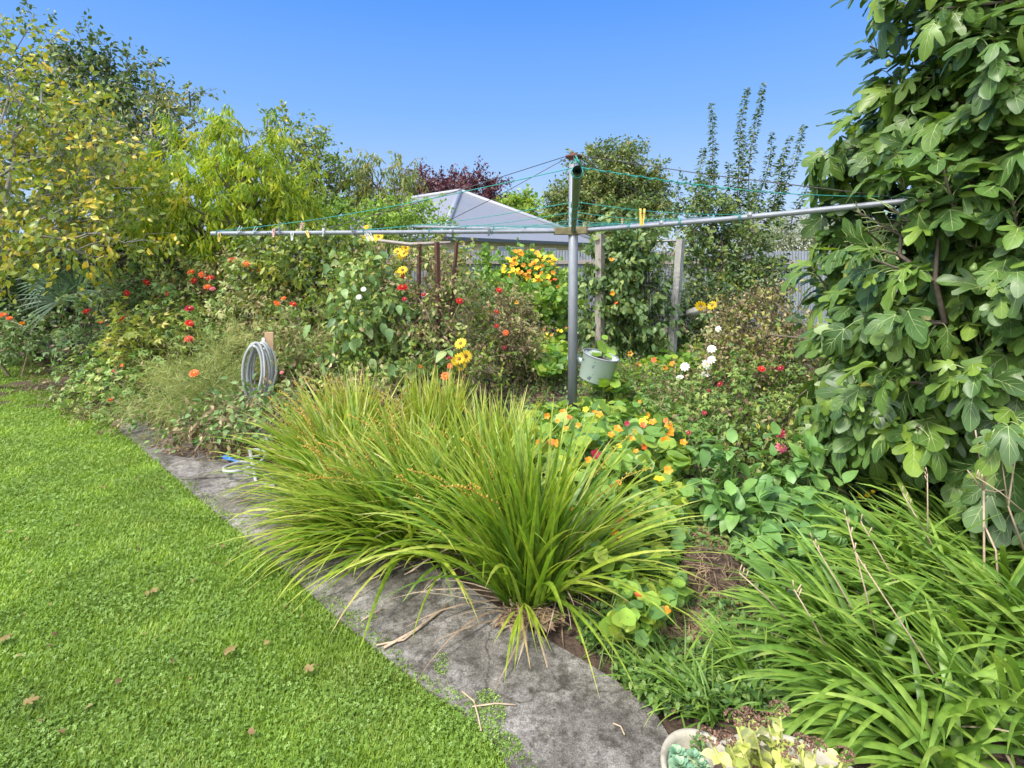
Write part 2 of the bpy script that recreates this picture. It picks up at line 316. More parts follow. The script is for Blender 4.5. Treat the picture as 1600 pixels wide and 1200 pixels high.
def figleaf(curl, fold, seed):
    r = random.Random(seed)
    half = [(.0,.0),(.09,-.09),(.22,-.09),(.33,.02),(.36,.12),(.30,.20),(.19,.25),
            (.30,.32),(.43,.42),(.50,.52),(.49,.62),(.41,.66),(.29,.58),(.15,.46),
            (.20,.60),(.235,.74),(.20,.87),(.11,.96)]
    mid = [(0,.0),(0,.25),(0,.46),(0,.74),(0,1.0)]
    def zf(x, y): return -curl*max(0, y)**2+fold*abs(x)-.5*x*x*(1+curl)+.03*math.sin(9*x+7*y+seed)
    V = []; Fs = []; mi = []
    def vid(p): V.append((p[0], p[1], zf(*p))); return len(V)-1
    M_ = [vid(p) for p in mid]
    for sgn in (1, -1):
        H = [None]+[vid((sgn*x*r.uniform(.93,1.07), y*r.uniform(.97,1.03))) for x, y in half[1:]]
        polys = [[M_[0],H[1],H[2],H[3],H[4],H[5],H[6],M_[1]], [M_[1],H[6],H[7],H[8],H[13],M_[2]], [H[8],H[9],H[10],H[11],H[12],H[13]],
                 [M_[2],H[13],H[14],H[15],M_[3]], [M_[3],H[15],H[16],H[17],M_[4]]]
        for p in polys:
            Fs.append(p if sgn > 0 else p[::-1]); mi.append(0)
    def vein(a, b, w):
        n = 5; up = []
        dx, dy = b[0]-a[0], b[1]-a[1]; l = math.hypot(dx, dy); nx, ny = -dy/l, dx/l
        for off in (.006, -.006):
            ids = []
            for i in range(n):
                t = i/(n-1); x = a[0]+dx*t; y = a[1]+dy*t; ww = w*(1-.8*t); z = zf(x, y)+off
                V.append((x-nx*ww, y-ny*ww, z)); V.append((x+nx*ww, y+ny*ww, z)); ids.append(len(V)-2)
            for i in range(n-1):
                Fs.append((ids[i], ids[i]+1, ids[i+1]+1, ids[i+1])); mi.append(1)
    vein((0,0), (0,.97), .011)
    for sg in (1,-1):
        vein((0,.01), (sg*.44,.56), .009); vein((0,.01), (sg*.30,.09), .006)
        vein((0,.38), (sg*.17,.66), .005); vein((0,.55), (sg*.16,.82), .005)
    return T_(V, Fs, mi)
FIGS = [figleaf(.25,.1,1), figleaf(.55,.3,2), figleaf(.1,.35,3), figleaf(.75,.05,4), figleaf(.4,.5,5)]

def frames(axis, nrm):
    y = axis/(np.linalg.norm(axis, axis=1, keepdims=True)+1e-9)
    x = np.cross(y, nrm); x /= np.linalg.norm(x, axis=1, keepdims=True)+1e-9
    z = np.cross(x, y)
    return np.stack([x, y, z], -1)
def unit(v): return v/(np.linalg.norm(v, axis=-1, keepdims=True)+1e-9)
def rvec(n): return unit(NRM(size=(n, 3)))

# ---------------------------------------------------------------- skeleton plants
def blob_pts(blobs, outer=.5):
    pts = []; outs = []
    for b in blobs:
        cx, cy, Y, rx, ry, rd, n = b
        c = P(cx, cy, Y); s = Y/F; rad = np.array([rx*s, rd, ry*s])
        d = rvec(n); r = U(0, 1, (n, 1))**(outer)
        p = c+d*r*rad*(1+.12*NRM(size=(n, 1))); pts.append(p); outs.append(unit(d*r+.15*rvec(n)))
    pts = np.concatenate(pts); outs = np.concatenate(outs)
    k = pts[:, 2] > .06
    return pts[k], outs[k]
def front(px, py, blobs, off=.04):
    best = None
    for (cx, cy, Y, rx, ry, rd, n) in blobs:
        q = 1-((px-cx)/rx)**2-((py-cy)/ry)**2
        f = Y-rd*math.sqrt(q)-.07 if q > 0 else None
        if f is not None and (best is None or f < best): best = f
    if best is None: best = min(blobs, key=lambda b: ((px-b[0])/b[3])**2+((py-b[1])/b[4])**2)[2]
    return best-off
def skeleton(roots, targets, seg=.25, pw=.45, tip=.004, wander=.12, pen=.25):
    nodes = [np.array(r, float) for r in roots]; par = [-1]*len(nodes); plen = [0.0]*len(nodes)
    order = np.argsort(np.min([np.linalg.norm(targets-r, axis=1) for r in nodes[:len(roots)]], axis=0))
    ends = np.zeros(len(targets), int)
    arr = np.array(nodes); pl = np.array(plen)
    for i in order:
        t = targets[i]; d = np.linalg.norm(arr-t, axis=1)
        j = int(np.argmin(d+pen*pl+.6*np.maximum(0, arr[:, 2]-t[2])))
        k = max(1, int(d[j]/seg)); a = arr[j]; prev = j; newp = []
        for q in range(1, k+1):
            f = q/k; p = a+(t-a)*f
            if q < k: p = p+NRM(size=3)*wander*seg+np.array([0, 0, 1])*math.sin(f*math.pi)*d[j]*.08
            newp.append(p); par.append(prev); plen.append(plen[prev]+d[j]/k); prev = len(par)-1
        arr = np.vstack([arr]+newp); pl = np.array(plen); ends[i] = prev
    cnt = np.zeros(len(par)); 
    for e in ends: cnt[e] += 1
    for i in range(len(par)-1, -1, -1):
        if par[i] >= 0: cnt[par[i]] += cnt[i]
    rad = tip*np.maximum(1, cnt)**pw
    return arr, np.array(par), rad, ends
def skel_tubes(geo, arr, par, rad, sides=5, maxr=1):
    k = np.where(par >= 0)[0]; a = arr[par[k]]; b = arr[k]
    r1 = np.minimum(rad[k], maxr); r0 = np.minimum(rad[par[k]], r1*1.35)
    geo.tubes(np.stack([a, b+(b-a)*.03], 1), np.stack([r0, r1], 1), sides)
def scatter_leaves(geo, tpl, pts, outs, m, tl, size, droop=.3, spread=.6, flat=.5, rr=(0,1), jit=.02, twig=None, twr=.0015, upn=1.0):
    N = len(pts)
    dirs = unit(outs*1+rvec(N)*.5+np.array([0, 0, .25-droop*.5]))
    L = tl*U(.6, 1.2, (N, 1))
    if twig is not None:
        mid = pts+dirs*L*.5+np.array([0, 0, .03])*L*2; end = pts+dirs*L-np.array([0, 0, 1])*droop*L*.25
        twig.tubes(np.stack([pts, mid, end], 1), np.tile([twr*1.5, twr, twr*.4], (N, 1)), 3)
    t = U(0, 1, (N, m)); p = pts[:, None]+dirs[:, None]*(L*t)[..., None]-np.array([0, 0, 1])*(droop*L*t*t*.25)[..., None]
    p = (p+NRM(size=(N, m, 3))*jit).reshape(-1, 3)
    ax = (dirs[:, None]*.6+spread*rvec(N*m).reshape(N, m, 3)).reshape(-1, 3); ax[:, 2] -= droop
    nr = rvec(N*m)*(1-flat)+np.array([0, 0, 1])*upn*flat+.25*np.repeat(outs, m, 0)
    s = size*U(.6, 1.2, N*m)
    Mx = frames(ax, nr)*s[:, None, None]
    base = np.repeat(U(rr[0], rr[1], N), m); rn = np.clip(base*.5+U(rr[0], rr[1], N*m)*.5+NRM(size=N*m)*.08, 0, 1)
    k = p[:, 2] > .01
    geo.add(tpl, Mx[k], p[k], rn[k])

# flower heads as shared meshes ------------------------------------------------
def petals(geo, n, r0, length, w, lift, mi, z=0, tw=0, rn=.5, k=0):
    th = np.arange(n)*2*np.pi/n+tw
    ax = np.stack([np.cos(th), np.sin(th), np.full(n, lift)], 1)
    nr = np.tile([0, 0, 1.], (n, 1))-ax*.0
    T = np.stack([np.cos(th)*r0, np.sin(th)*r0, np.full(n, z)], 1)
    tp = leaf(w, .25, .15, 3, .6); tp = (tp[0], tp[1], tp[2], np.full(len(tp[2]), mi))
    geo.add(tp, frames(ax, nr)*length, T, U(0, 1, n))
FLM = {}
def flower_mesh(kind):
    if kind in FLM: return FLM[kind]
    q = Geo(); col = kind.split('_')[0]
    if 'daisy' in kind:
        petals(q, 13, .25, .85, .17, .1, 0); petals(q, 11, .25, .75, .17, .25, 0, .03, .2)
        q.lathe([(0,.14),(.18,.13),(.3,.05),(.3,-.05),(0,-.1)], (0,0,0), 10, mi=1); ms = [col, 'heart']
    elif 'nast' in kind:
        petals(q, 5, .05, .95, .42, .45, 0); q.lathe([(0,.05),(.12,.08),(.16,0),(.05,-.5),(0,-.7)], (0,0,0), 6, mi=0); ms = [col, 'heart']
    elif 'spike' in kind:
        for i in range(4): petals(q, 5, .05, .4, .3, .6, 0, z=i*.45-.6, tw=i)
        ms = [col, 'heart']
    else:
        petals(q, 9, .15, .9, .26, .05, 0); petals(q, 9, .12, .72, .26, .45, 0, .06, .35); petals(q, 7, .08, .5, .25, 1.0, 0, .1, .1)
        q.lathe([(0,.25),(.12,.24),(.18,.12),(.1,-.2),(0,-.25)], (0,0,0), 8, mi=1); ms = [col, 'goldheart']
    o = q.build('flower', ms); me = o.data; bpy.data.objects.remove(o)
    FLM[kind] = me; return me
def put_flower(root, origin, kind, pos, size, face=None, name='flower'):
    o = bpy.data.objects.new(name, flower_mesh(kind)); C.objects.link(o); o.parent = root
    o.location = tuple(np.array(pos)-np.array(origin)); o.scale = (size,)*3
    f = np.array([-pos[0], -pos[1], 1.4+0*pos[2]])*.6/np.linalg.norm(pos)+np.array([0, 0, .5]) if face is None else np.array(face, float)
    f = f+NRM(size=3)*.25; f /= np.linalg.norm(f)
    from mathutils import Vector
    o.rotation_mode = 'QUATERNION'; o.rotation_quaternion = Vector(f).to_track_quat('Z', 'Y')
    return o

def plant(name, label, cat, blobs, base=None, roots=None, leafs=(), stem='darkstem', seg=.22, tip=.003, pw=.45, group=None,
          flowers=(), trunk='stems', crown='foliage', outer=.45, twig=True, sides=4, stemtop=None, fsz=.045, maxr=1, wander=.12, pen=.25):
    """leafs: list of (template, material, per_tip, twig_len, size, droop, spread, flat, (r0,r1))"""
    reseed(label)
    pts, outs = blob_pts(blobs, outer)
    if base is None:
        c = P(*blobs[0][:3]); base = np.array([c[0], c[1], 0])
    base = np.array(base, float)
    root = thing(name, label, cat, base, group)
    if roots is None:
        roots = [base+np.array([U(-.1,.1), U(-.1,.1), -.02]) for _ in range(5)]
    fpos = []
    for f in flowers:
        px, py, kind = f[:3]; Y = f[4] if len(f) > 4 and f[4] else front(px, py, blobs, .02+.42*max(l[3] for l in leafs)); fpos.append(P(px, py, Y))
    tg = pts if not fpos else np.vstack([pts, np.array(fpos)-np.array([0, 0, .03])])
    arr, par, rad, ends = skeleton(roots, tg, seg, pw, tip, wander, pen)
    st = Geo(); skel_tubes(st, arr, par, rad, sides, maxr)
    mats = []
    fo = Geo()
    for (tpl, mat, m, tl, size, droop, spread, flat, rr) in leafs:
        if mat not in mats: mats.append(mat)
        t2 = (tpl[0], tpl[1], tpl[2], tpl[3]*0+mats.index(mat)) if tpl[3].max() == 0 else tpl
        if m >= 1: pp, oo, mm = pts, outs, int(m)
        else:
            k = U(0, 1, len(pts)) < m; pp, oo, mm = pts[k], outs[k], 1
        scatter_leaves(fo, t2, pp, oo, mm, tl, size, droop, spread, flat, rr, jit=tl*.12, twig=st if (twig and m >= 1) else None, twr=tip*.45)
    fo.build(crown, mats, root, base)
    st.build(trunk, stem, root, base)
    for f, p in zip(flowers, fpos):
        put_flower(root, base, f[2], p, (f[3] if len(f) > 3 and f[3] else fsz)*U(.85, 1.15))
    return root

# strap leaf blades ------------------------------------------------------------
def blades(geo, base, az, tilt, bend, L, W, K=8, pwr=1.4, fold=.3, rn=None, mi=0, zmin=.012, sway=.15, grad=0):
    N = len(base); s = np.linspace(0, 1, K)
    th = tilt[:, None]+bend[:, None]*s[None]**pwr
    a = az[:, None]+sway*NRM(size=(N, 1))*s[None]**2
    d = np.stack([np.sin(th)*np.cos(a), np.sin(th)*np.sin(a), np.cos(th)], -1)
    step = (L/(K-1))[:, None, None]
    c = base[:, None]+np.concatenate([np.zeros((N, 1, 3)), np.cumsum(d[:, :-1]*step, 1)], 1)
    c[..., 2] = np.maximum(c[..., 2], zmin+.01*U(0, 1, (N, 1)))
    tw = az+NRM(size=N)*.5
    side = np.stack([-np.sin(tw), np.cos(tw), NRM(size=N)*.25], -1); side = unit(side)[:, None]
    nr = unit(np.cross(np.broadcast_to(side, d.shape), d))
    w = W[:, None]*np.minimum(1, .55+s*2.2)[None]*(1-s[None]**3.2)*.5+.0004
    A = np.stack([c-side*w[..., None]+nr*w[..., None]*fold, c, c+side*w[..., None]+nr*w[..., None]*fold], 2)
    rn = U(0, 1, N) if rn is None else rn
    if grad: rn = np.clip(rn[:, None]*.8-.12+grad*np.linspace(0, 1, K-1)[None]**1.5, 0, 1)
    geo.strips(A, rn, mi)
    return c

# ================================================================ SETTING
lawn_px = [(815,1200),(768,1141),(723,1106),(672,1079),(603,1020),(531,962),(430,872),(330,790),(270,738),(215,692),(160,645),(110,610),(60,575)]
LE = np.array([G(*p)[:2] for p in lawn_px]); LE = np.vstack([[LE[0]+[.75,-1.9]], LE])       # left edge of path, increasing Y
bed_px = [(1062,1200),(1036,1140),(1009,1106),(947,1065),(895,1034),(833,995),(740,930),(640,868),(530,800),(440,752),(372,715),(300,690),(232,662),(175,640)]
BE = np.array([G(*p)[:2] for p in bed_px]); BE = np.vstack([[BE[0]+[.75,-1.9]], BE])
def lawn_x(Y): return np.interp(Y, LE[:, 1], LE[:, 0])
def bed_x(Y): return np.interp(Y, BE[:, 1], BE[:, 0])
q = Geo(); q.faces([(-120,-60,-.012),(120,-60,-.012),(120,160,-.012),(-120,160,-.012)], [(0,1,2,3)]); struct(q.build('ground', 'farland'))
# bed soil: a finely bumped sheet
nx, ny = 130, 130
X, Y = np.meshgrid(np.linspace(-9, 7, nx), np.linspace(-.5, 14, ny))
Z = .0+.03*np.sin(X*3.1+np.sin(Y*2))*np.sin(Y*2.7)+.02*np.sin(X*9+Y*4)*np.sin(Y*8-X*3)
edge = np.clip((X-bed_x(Y)-.02)/.3, 0, 1); edge = np.where(Y > BE[-1, 1], np.clip((X+7.2)/.3, 0, 1), edge)
Z = -.01+edge*(.035+Z)
q = Geo(); q.strips(np.stack([X, Y, Z], -1)[None], np.array([.5])); struct(q.build('garden_bed_soil', 'soil'))
# lawn
Ys = np.concatenate([np.linspace(-1, 6, 60), np.linspace(6.2, 9.3, 12)]); q = Geo(); rows = []
for y in Ys:
    xr = lawn_x(y) if y < LE[-1, 1] else LE[-1, 0]-(y-LE[-1, 1])*.6
    rows.append([(x, y, .012) for x in np.linspace(-9.5, xr+.015*math.sin(y*9), 10)])
q.strips(np.array(rows)[None], np.array([.5])); struct(q.build('lawn', 'lawnbase'))
# concrete path in slabs with joints
def slab(t0, t1, dz=0.0):
    q = Geo(); ys = np.linspace(t0, t1, 30)
    n = 8; top = []
    for y in ys:
        # follow both edges with matched parameter
        u = (y-LE[0,1])/(LE[-3,1]-LE[0,1]); yb = BE[0,1]+u*(BE[-1,1]-BE[0,1])
        a = np.array([lawn_x(y)-.05, y]); b = np.array([bed_x(yb), yb])
        top.append([np.array([*(a+(b-a)*k/(n-1)), .03+dz]) for k in range(n)])
    top = np.array(top); top[..., :2] += NRM(size=top.shape[:2]+(2,))*.003
    q.strips(top[None], np.array([.5]))
    lo = top.copy(); lo[..., 2] = -.03
    for e in (0, -1):
        q.strips(np.stack([top[e], lo[e]], 0)[None], np.array([.5])); q.strips(np.stack([top[:, e], lo[:, e]], 0)[None], np.array([.5]))
    return q.build('path', 'conc', smooth=False)
for (a, b, dz) in ((-.2,3.35,0),(3.365,3.95,-.003),(3.962,4.75,.002),(4.77,5.9,-.004)):
    struct(slab(a, b, dz))

# ---- lawn grass (stuff)
def lawn_points(n, dens=1.0):
    # density falls with distance
    y = U(0, 1, n*3)**1.6*8.2+.9; x = -U(0, 1, n*3)*9.5+1.2
    k = (x < lawn_x(y)+.03+.02*np.sin(y*23)) & (x > -1.15*y-1.2)
    k &= np.where(y > LE[-1, 1], x < LE[-1, 0]-(y-LE[-1, 1])*.6, True)
    d2 = x*x+y*y+2; k &= U(0, 1, n*3) < np.clip(7/d2, 0, 1)
    return x[k], y[k]
def clump_noise(x, y): return .5+.25*(np.sin(x*5+1.3*np.sin(y*4))*np.sin(y*6+x*2)+np.sin(x*13+y*9)*np.sin(y*15-x*7))
x, y = lawn_points(900000)
N = len(x); cn = clump_noise(x, y); dist = np.sqrt(x*x+y*y)
h = (.010+.012*U(0, 1, N)+.012*cn)*(1+.05*dist); wd = (.0015+.0005*dist)*U(.8, 1.3, N)
az = U(0, 2*np.pi, N); tl = U(.2, 1.35, N)
side = np.stack([-np.sin(az), np.cos(az), np.zeros(N)], 1)*wd[:, None]
d1 = np.stack([np.cos(az)*np.sin(tl), np.sin(az)*np.sin(tl), np.cos(tl)], 1)
d2 = np.stack([np.cos(az)*np.sin(tl*1.6), np.sin(az)*np.sin(tl*1.6), np.cos(tl*1.6)], 1)
b = np.stack([x, y, np.full(N, .008)], 1); m1 = b+d1*h[:, None]*.6; t1 = m1+d2*h[:, None]*.6
V = np.stack([b-side, b+side, m1+side*.8, m1-side*.8, t1], 1).reshape(-1, 3)
lp = (np.array([0,1,2,3,3,2,4])[None]+(np.arange(N)*5)[:, None]).ravel()
q = Geo(); rn = np.clip(cn*.55+U(0, 1, N)*.5-.05, 0, 1)
q.raw(V, lp, np.tile([4, 3], N), np.repeat(rn, 2), np.zeros(2*N, int))
tag(q.build('grass', 'grass'), 'short bright green mown lawn grass', 'grass', kind='stuff')
x, y = lawn_points(380000); cn = clump_noise(x*.7+3, y*.7+1); k = cn+U(-.3, .3, len(x)) > .42; x, y = x[k], y[k]; N = len(x)
tri = []
Vt = []; Ft = []
for a in (0, 2.09, 4.19):
    c, s_ = math.cos(a), math.sin(a); b0 = len(Vt)
    for (u, v, z) in ((0,0,0),(-.5,.6,.12),(-.35,1.05,.1),(.35,1.05,.1),(.5,.6,.12),(0,.9,0)): Vt.append((u*c-v*s_, u*s_+v*c, z))
    Ft += [(b0,b0+5,b0+2,b0+1),(b0,b0+4,b0+3,b0+5)]
tpl = T_(Vt, Ft)
nr = unit(rvec(N)*.45+np.array([0, 0, 1])); ax = rvec(N); sz = (.0044+.0006*np.hypot(x, y))*U(.7, 1.35, N)
q = Geo(); q.add(tpl, frames(ax, nr)*sz[:, None, None], np.stack([x, y, U(.018, .034, N)], 1), np.clip(U(0, 1, N)*.6+.25*clump_noise(x, y), 0, 1))
tag(q.build('clover', 'clover'), 'low clover leaves mixed through the mown lawn', 'clover', kind='stuff')
# ---------------------------------------------------------------- fence, house
FY = 14.0
fr = thing('corrugated_fence', 'grey corrugated iron fence with timber rail along the back of the garden', 'fence', (0, FY, 0))
q = Geo(); xs = np.arange(-12, 12.01, .0127); wv = .011*np.sin(xs*2*np.pi/.076)
topz = 1.93+.012*np.sin(np.floor(xs/.8)*2.1)
for zz0, zz1 in ((0, 1),):
    A = np.stack([np.stack([xs, FY+wv, np.full(len(xs), .0)], 1), np.stack([xs, FY+wv, topz], 1)])
    q.strips(A[None], np.array([.5]))
q.build('iron_sheet', 'iron', fr, (0, FY, 0))
for (a, b) in ((-12, -4), (-4, 3.9), (3.9, 12)):
    q = Geo(); q.box(((a+b)/2, FY-.045, 1.64), (b-a-.01, .05, .10)); q.build('rail', 'postwood', fr, (0, FY, 0), False, .004)
for a in (-11, -8, -5, -2.2, 1.6, 4.4, 7.8, 11):
    q = Geo(); q.box((a, FY+.09, .85), (.1, .1, 1.7)); q.build('post', 'postwood', fr, (0, FY, 0), False, .004)
hA = np.array([-2.85, 22.0]); u1 = np.array([.7071, .7071]); u2 = np.array([-.7071, .7071]); Lw = 11.0; Ll = 20.0; ez = 2.7; rz = 5.55
hs = thing('house', 'single storey neighbouring house with hipped grey metal roof and cream brick walls', 'house', (*hA, 0))
c2 = lambda a, b, z: np.array([*(hA+u1*a+u2*b), z])
q = Geo(); ins = .5
w = [c2(ins,ins,0), c2(Lw-ins,ins,0), c2(Lw-ins,Ll-ins,0), c2(ins,Ll-ins,0)]; wt = [p+np.array([0,0,ez+.1]) for p in w]
q.faces(w+wt, [(0,1,5,4),(1,2,6,5),(2,3,7,6),(3,0,4,7)])
q.build('wall', 'brick', hs, (*hA, 0), False)
q = Geo(); e0 = [c2(0,0,ez), c2(Lw,0,ez), c2(Lw,Ll,ez), c2(0,Ll,ez), c2(Lw/2,Lw/2,rz), c2(Lw/2,Ll-Lw/2,rz)]
q.faces(e0+[p-np.array([0,0,.04]) for p in e0[:4]], [(0,1,4),(1,2,5,4),(2,3,5),(3,0,4,5),(9,8,7,6)]); rf = q.build('roof', 'roof', hs, (*hA, 0), False)
for (i, j) in ((0,4),(1,4),(4,5)):
    q = Geo(); q.tube([e0[i]+[0,0,.03], e0[j]+[0,0,.03]], .13, 8); q.build('ridge_cap', 'roofcap', rf, (0,0,0))
for ch in rf.children: ch.location = (-hA[0], -hA[1], 0)
q = Geo()
for (a, b) in ((0,1),(0,3)):
    d = e0[b]-e0[a]; m = (e0[a]+e0[b])/2-np.array([0,0,.07]); n = -(u2 if b == 1 else u1)*.06
    q.box(m+np.array([*n, 0]), (np.linalg.norm(d)+.2, .12, .14), math.atan2(d[1], d[0]))
q.build('gutter', 'gutter', hs, (*hA, 0), False)
for a, wd in ((1.1, .7), (3.9, 1.7), (6.6, 1.1)):
    c = c2(a+ins, ins-.03, 1.95); q = Geo(); q.box(c, (wd, .08, .9), R(45)); wn = q.build('window', 'windowframe', hs, (*hA, 0), False)
    for k in ((-.25, .25) if wd > 1 else (0,)):
        q = Geo(); q.box(c2(a+ins+k*wd, ins-.075, 1.95), (wd*(.42 if wd > 1 else .84), .02, .8), R(45)); o = q.build('pane', 'glass', wn, (*hA, 0), False)
sh = thing('shed', 'white weatherboard shed glimpsed beyond the fence through the fig leaves', 'shed', (11.2, 20, 0))
q = Geo(); q.box((11.2, 20, 1.35), (5, 3, 2.7)); q.build('wall', 'pegwhite', sh, (11.2, 20, 0), False)
q = Geo(); q.faces([(8.5,18.3,2.65),(13.9,18.3,2.65),(13.9,21.7,2.65),(8.5,21.7,2.65),(8.5,20,3.4),(13.9,20,3.4)], [(0,1,5,4),(3,4,5,2),(0,4,3),(1,2,5),(0,3,2,1)]); q.build('roof', 'roof', sh, (11.2, 20, 0), False)

# ---------------------------------------------------------------- clothesline
B0 = G(895, 655); PD = B0[1]
cl = thing('rotary_clothesline', 'grey galvanised rotary clothesline with teal cords and wide pipe arms on a tall post', 'clothesline', B0)
q = Geo(); zc = 1.936
def ppt(z): return np.array([B0[0]+.006*(z-1), B0[1], z])
q.tube([ppt(-.1), ppt(2.70)], .049, 24)
q.build('post', 'galv', cl, B0)
q = Geo(); q.lathe([(0,.04),(.03,.038),(.04,.015),(.085,.012),(.088,.0),(.085,-.010),(.055,-.02),(.052,-.04)], ppt(2.70), 20); q.build('cap', 'rust', cl, B0)
tips = {'L': P(330,365,5.15), 'R': P(1440,312,3.47), 'N': P(902,266,2.7), 'FL': P(645,354,7.4), 'FR': P(1110,341,7.4)}
cc = ppt(zc)
q = Geo()
for k in ('L', 'R'):
    d = unit(tips[k]-cc); a = math.atan2(d[1], d[0]); q.box(cc+d*.10+np.array([0,0,-.002 if k=='R' else 0]), (.20, .075, .075), a)
q.box(cc, (.11, .11, .085)); q.build('collar', 'block', cl, B0, False, .006)
armpt = {}
for k, tp in tips.items():
    n = 9; sag = {'L': .0, 'R': .015, 'N': 0, 'FL': 0, 'FR': 0}[k]
    pts = [cc+(tp-cc)*t-np.array([0,0,sag*math.sin(math.pi*t)]) for t in np.linspace(.02, 1, n)]
    r = .0215 if k != 'N' else .024
    q = Geo()
    # hollow pipe end
    q.tube(pts, r, 14, cap=False)
    d = unit(pts[-1]-pts[-2]); q.tube([pts[-1], pts[-1]-d*.12], r*.78, 14, cap=False)
    q.tube([pts[-1]-d*.1, pts[-1]-d*.101], r*.78, 14)
    for t in (.35, .62): q.tube([cc+(tp-cc)*t, cc+(tp-cc)*(t+.012)], r+.004, 14)
    q.build('arm', 'armgreen' if k == 'N' else 'galv', cl, B0)
    armpt[k] = lambda t, tp=tp, sag=sag: cc+(tp-cc)*t-np.array([0,0,sag*math.sin(math.pi*t)])
for k, t, a0 in (('L', .72, .09), ('R', .97, .09), ('N', .80, .05), ('FL', .8, .09), ('FR', .8, .09)):
    e = armpt[k](t)+np.array([0,0,.02]); s0 = ppt(2.70); dd = unit((e-s0)*[1,1,0])*a0; s0 = s0+dd
    q = Geo(); q.tube([s0, (s0+e)/2-np.array([0,0,.02]), e], .0042, 5); q.build('stay_wire', 'wire', cl, B0)
ringo = ['N', 'R', 'FR', 'FL', 'L', 'N']
for t in (.24, .42, .60, .985):
    q = Geo()
    for a, b in zip(ringo[:-1], ringo[1:]):
        tt = t
        off = np.array([0,0,.026]); pa = armpt[a](tt)+off; pb = armpt[b](tt)+off
        q.tube([pa+(pb-pa)*u-np.array([0,0,.05*math.sin(math.pi*u)*t]) for u in np.linspace(0, 1, 9)], .0027, 5)
        th = np.linspace(0, 2.2*math.pi, 20); dd = unit(armpt[a](1)-cc); sd = unit(np.cross(dd, [0,0,1])); up = np.cross(sd, dd)
        q.tube([armpt[a](tt)+dd*(.012*(i/20-.5))+.029*(sd*math.cos(x_)+up*math.sin(x_)) for i, x_ in enumerate(th)], .004, 5)
        if t > .9 and a == 'N':     # doubled, twisted cord near the near arm
            q.tube([pa+(pb-pa)*u+.006*np.array([0, math.sin(u*160), math.cos(u*160)])-np.array([0,0,.05*math.sin(math.pi*u)]) for u in np.linspace(0, .42, 90)], .0026, 4)
            q.tube([pa+np.array([-.03,0,.03])+(pb-pa)*u*.02+NRM(size=3)*.012 for u in np.linspace(0, 1, 8)], .004, 4)
    q.build('washing_line', 'teal', cl, B0)
q = Geo(); p0 = P(673,356,6.0); p1 = P(752,355,5.9)

# pegs
PEG = {}
def pegmesh(mat):
    if mat in PEG: return PEG[mat]
    q = Geo()
    for s in (-1, 1):
        Mx = np.array([[math.cos(.09*s),0,math.sin(.09*s)],[0,1,0],[-math.sin(.09*s),0,math.cos(.09*s)]])
        q.box((s*.0065, 0, -.036), (.006, .011, .072), Mx=Mx)
    o1 = q.build('prong', mat, None, smooth=False); q = Geo()
    q.tube([(-.011,0,-.022),(-.006,.008,-.02),(.006,.008,-.02),(.011,0,-.022),(.006,-.008,-.02),(-.006,-.008,-.02),(-.011,0,-.022)], .0014, 4)
    o2 = q.build('spring', 'wire', None); a, b = o1.data, o2.data
    bpy.data.objects.remove(o1); bpy.data.objects.remove(o2); PEG[mat] = (a, b); return PEG[mat]
def peg(p, mat, label, tilt=0., sc=1.1, rz=0.):
    t = thing('clothes_peg', label, 'clothes peg', p, 'pegs on the clothesline'); t.rotation_euler = (tilt*.4, tilt, rz); t.scale = (sc,)*3
    for nm, me in zip(('prongs', 'spring'), pegmesh(mat)):
        o = bpy.data.objects.new(nm, me); C.objects.link(o); o.parent = t
def onarm(k, px):
    ts = np.linspace(0, 1, 400); best = min(ts, key=lambda t: abs(800+F*armpt[k](t)[0]/armpt[k](t)[1]-px)); return armpt[k](best)
for px, mat, lab, tl, dz in (
    (346,'pegyellow','small yellow peg hanging under the tip end of the left pipe arm',.05,-.01),
    (379,'pegwhite','slanting white peg nearest the tip on the left pipe arm',.5,.055),
    (403,'pegtag','pale mint peg clipped beside the slanting white peg near the left arm tip',.5,.05),
    (421,'peggrey','upright black peg standing above the left pipe arm',3.1,-.01),
    (431,'pegpink','dusty pink peg dangling beside the upright black peg',.1,.03),
    (438,'peggrey','dark grey peg leaning next to the dusty pink peg',-.35,.045),
    (459,'pegwhite','short white peg hanging low between the grey peg and the tall leaning peg',.05,-.005),
    (475,'pegpink','tall leaning pale pink peg that sticks up highest above the left arm',.55,.09),
    (481,'pegyellow','yellow peg tucked under the tall leaning pale pink peg',-.5,.01),
    (507,'pegwhite','lone white peg halfway along the left pipe arm',.35,.03),
    (553,'peggrey','black peg beside the bundle of white pegs on the left arm',.0,.045),
    (573,'pegwhite','white peg in the bundle below the left arm, left one of the two',-.35,-.02),
    (579,'pegwhite','white peg in the bundle below the left arm, right one of the two',-.45,-.02),
    (765,'peggrey','dark peg hanging on the left arm in front of the house gutter',.3,.02)):
    p = onarm('L', px)+np.array([0, -.03, dz+.01]); peg(p, mat, lab, tl, 1.1, .6*math.sin(px))
def online(a, b, t, px):
    pa = armpt[a](t); pb = armpt[b](t); us = np.linspace(0, 1, 400)
    pts = [pa+(pb-pa)*u-np.array([0,0,.05*math.sin(math.pi*u)*t-.03]) for u in us]
    return min(pts, key=lambda p: abs(800+F*p[0]/p[1]-px))
peg(online('N','R',.60,1004)+np.array([0,0,.012]), 'pegyellow', 'large yellowed wooden peg on the cord right of the post', .04, 1.75, .15)
peg(online('N','R',.24,972)+np.array([0,0,.05]), 'pegwood', 'small tan peg on the inner cord between the post and the yellowed peg', 0, .7)
peg(cc+np.array([.10,-.05,.09]), 'pegwood', 'small tan peg standing on the arm collar beside the post', 0, .7)

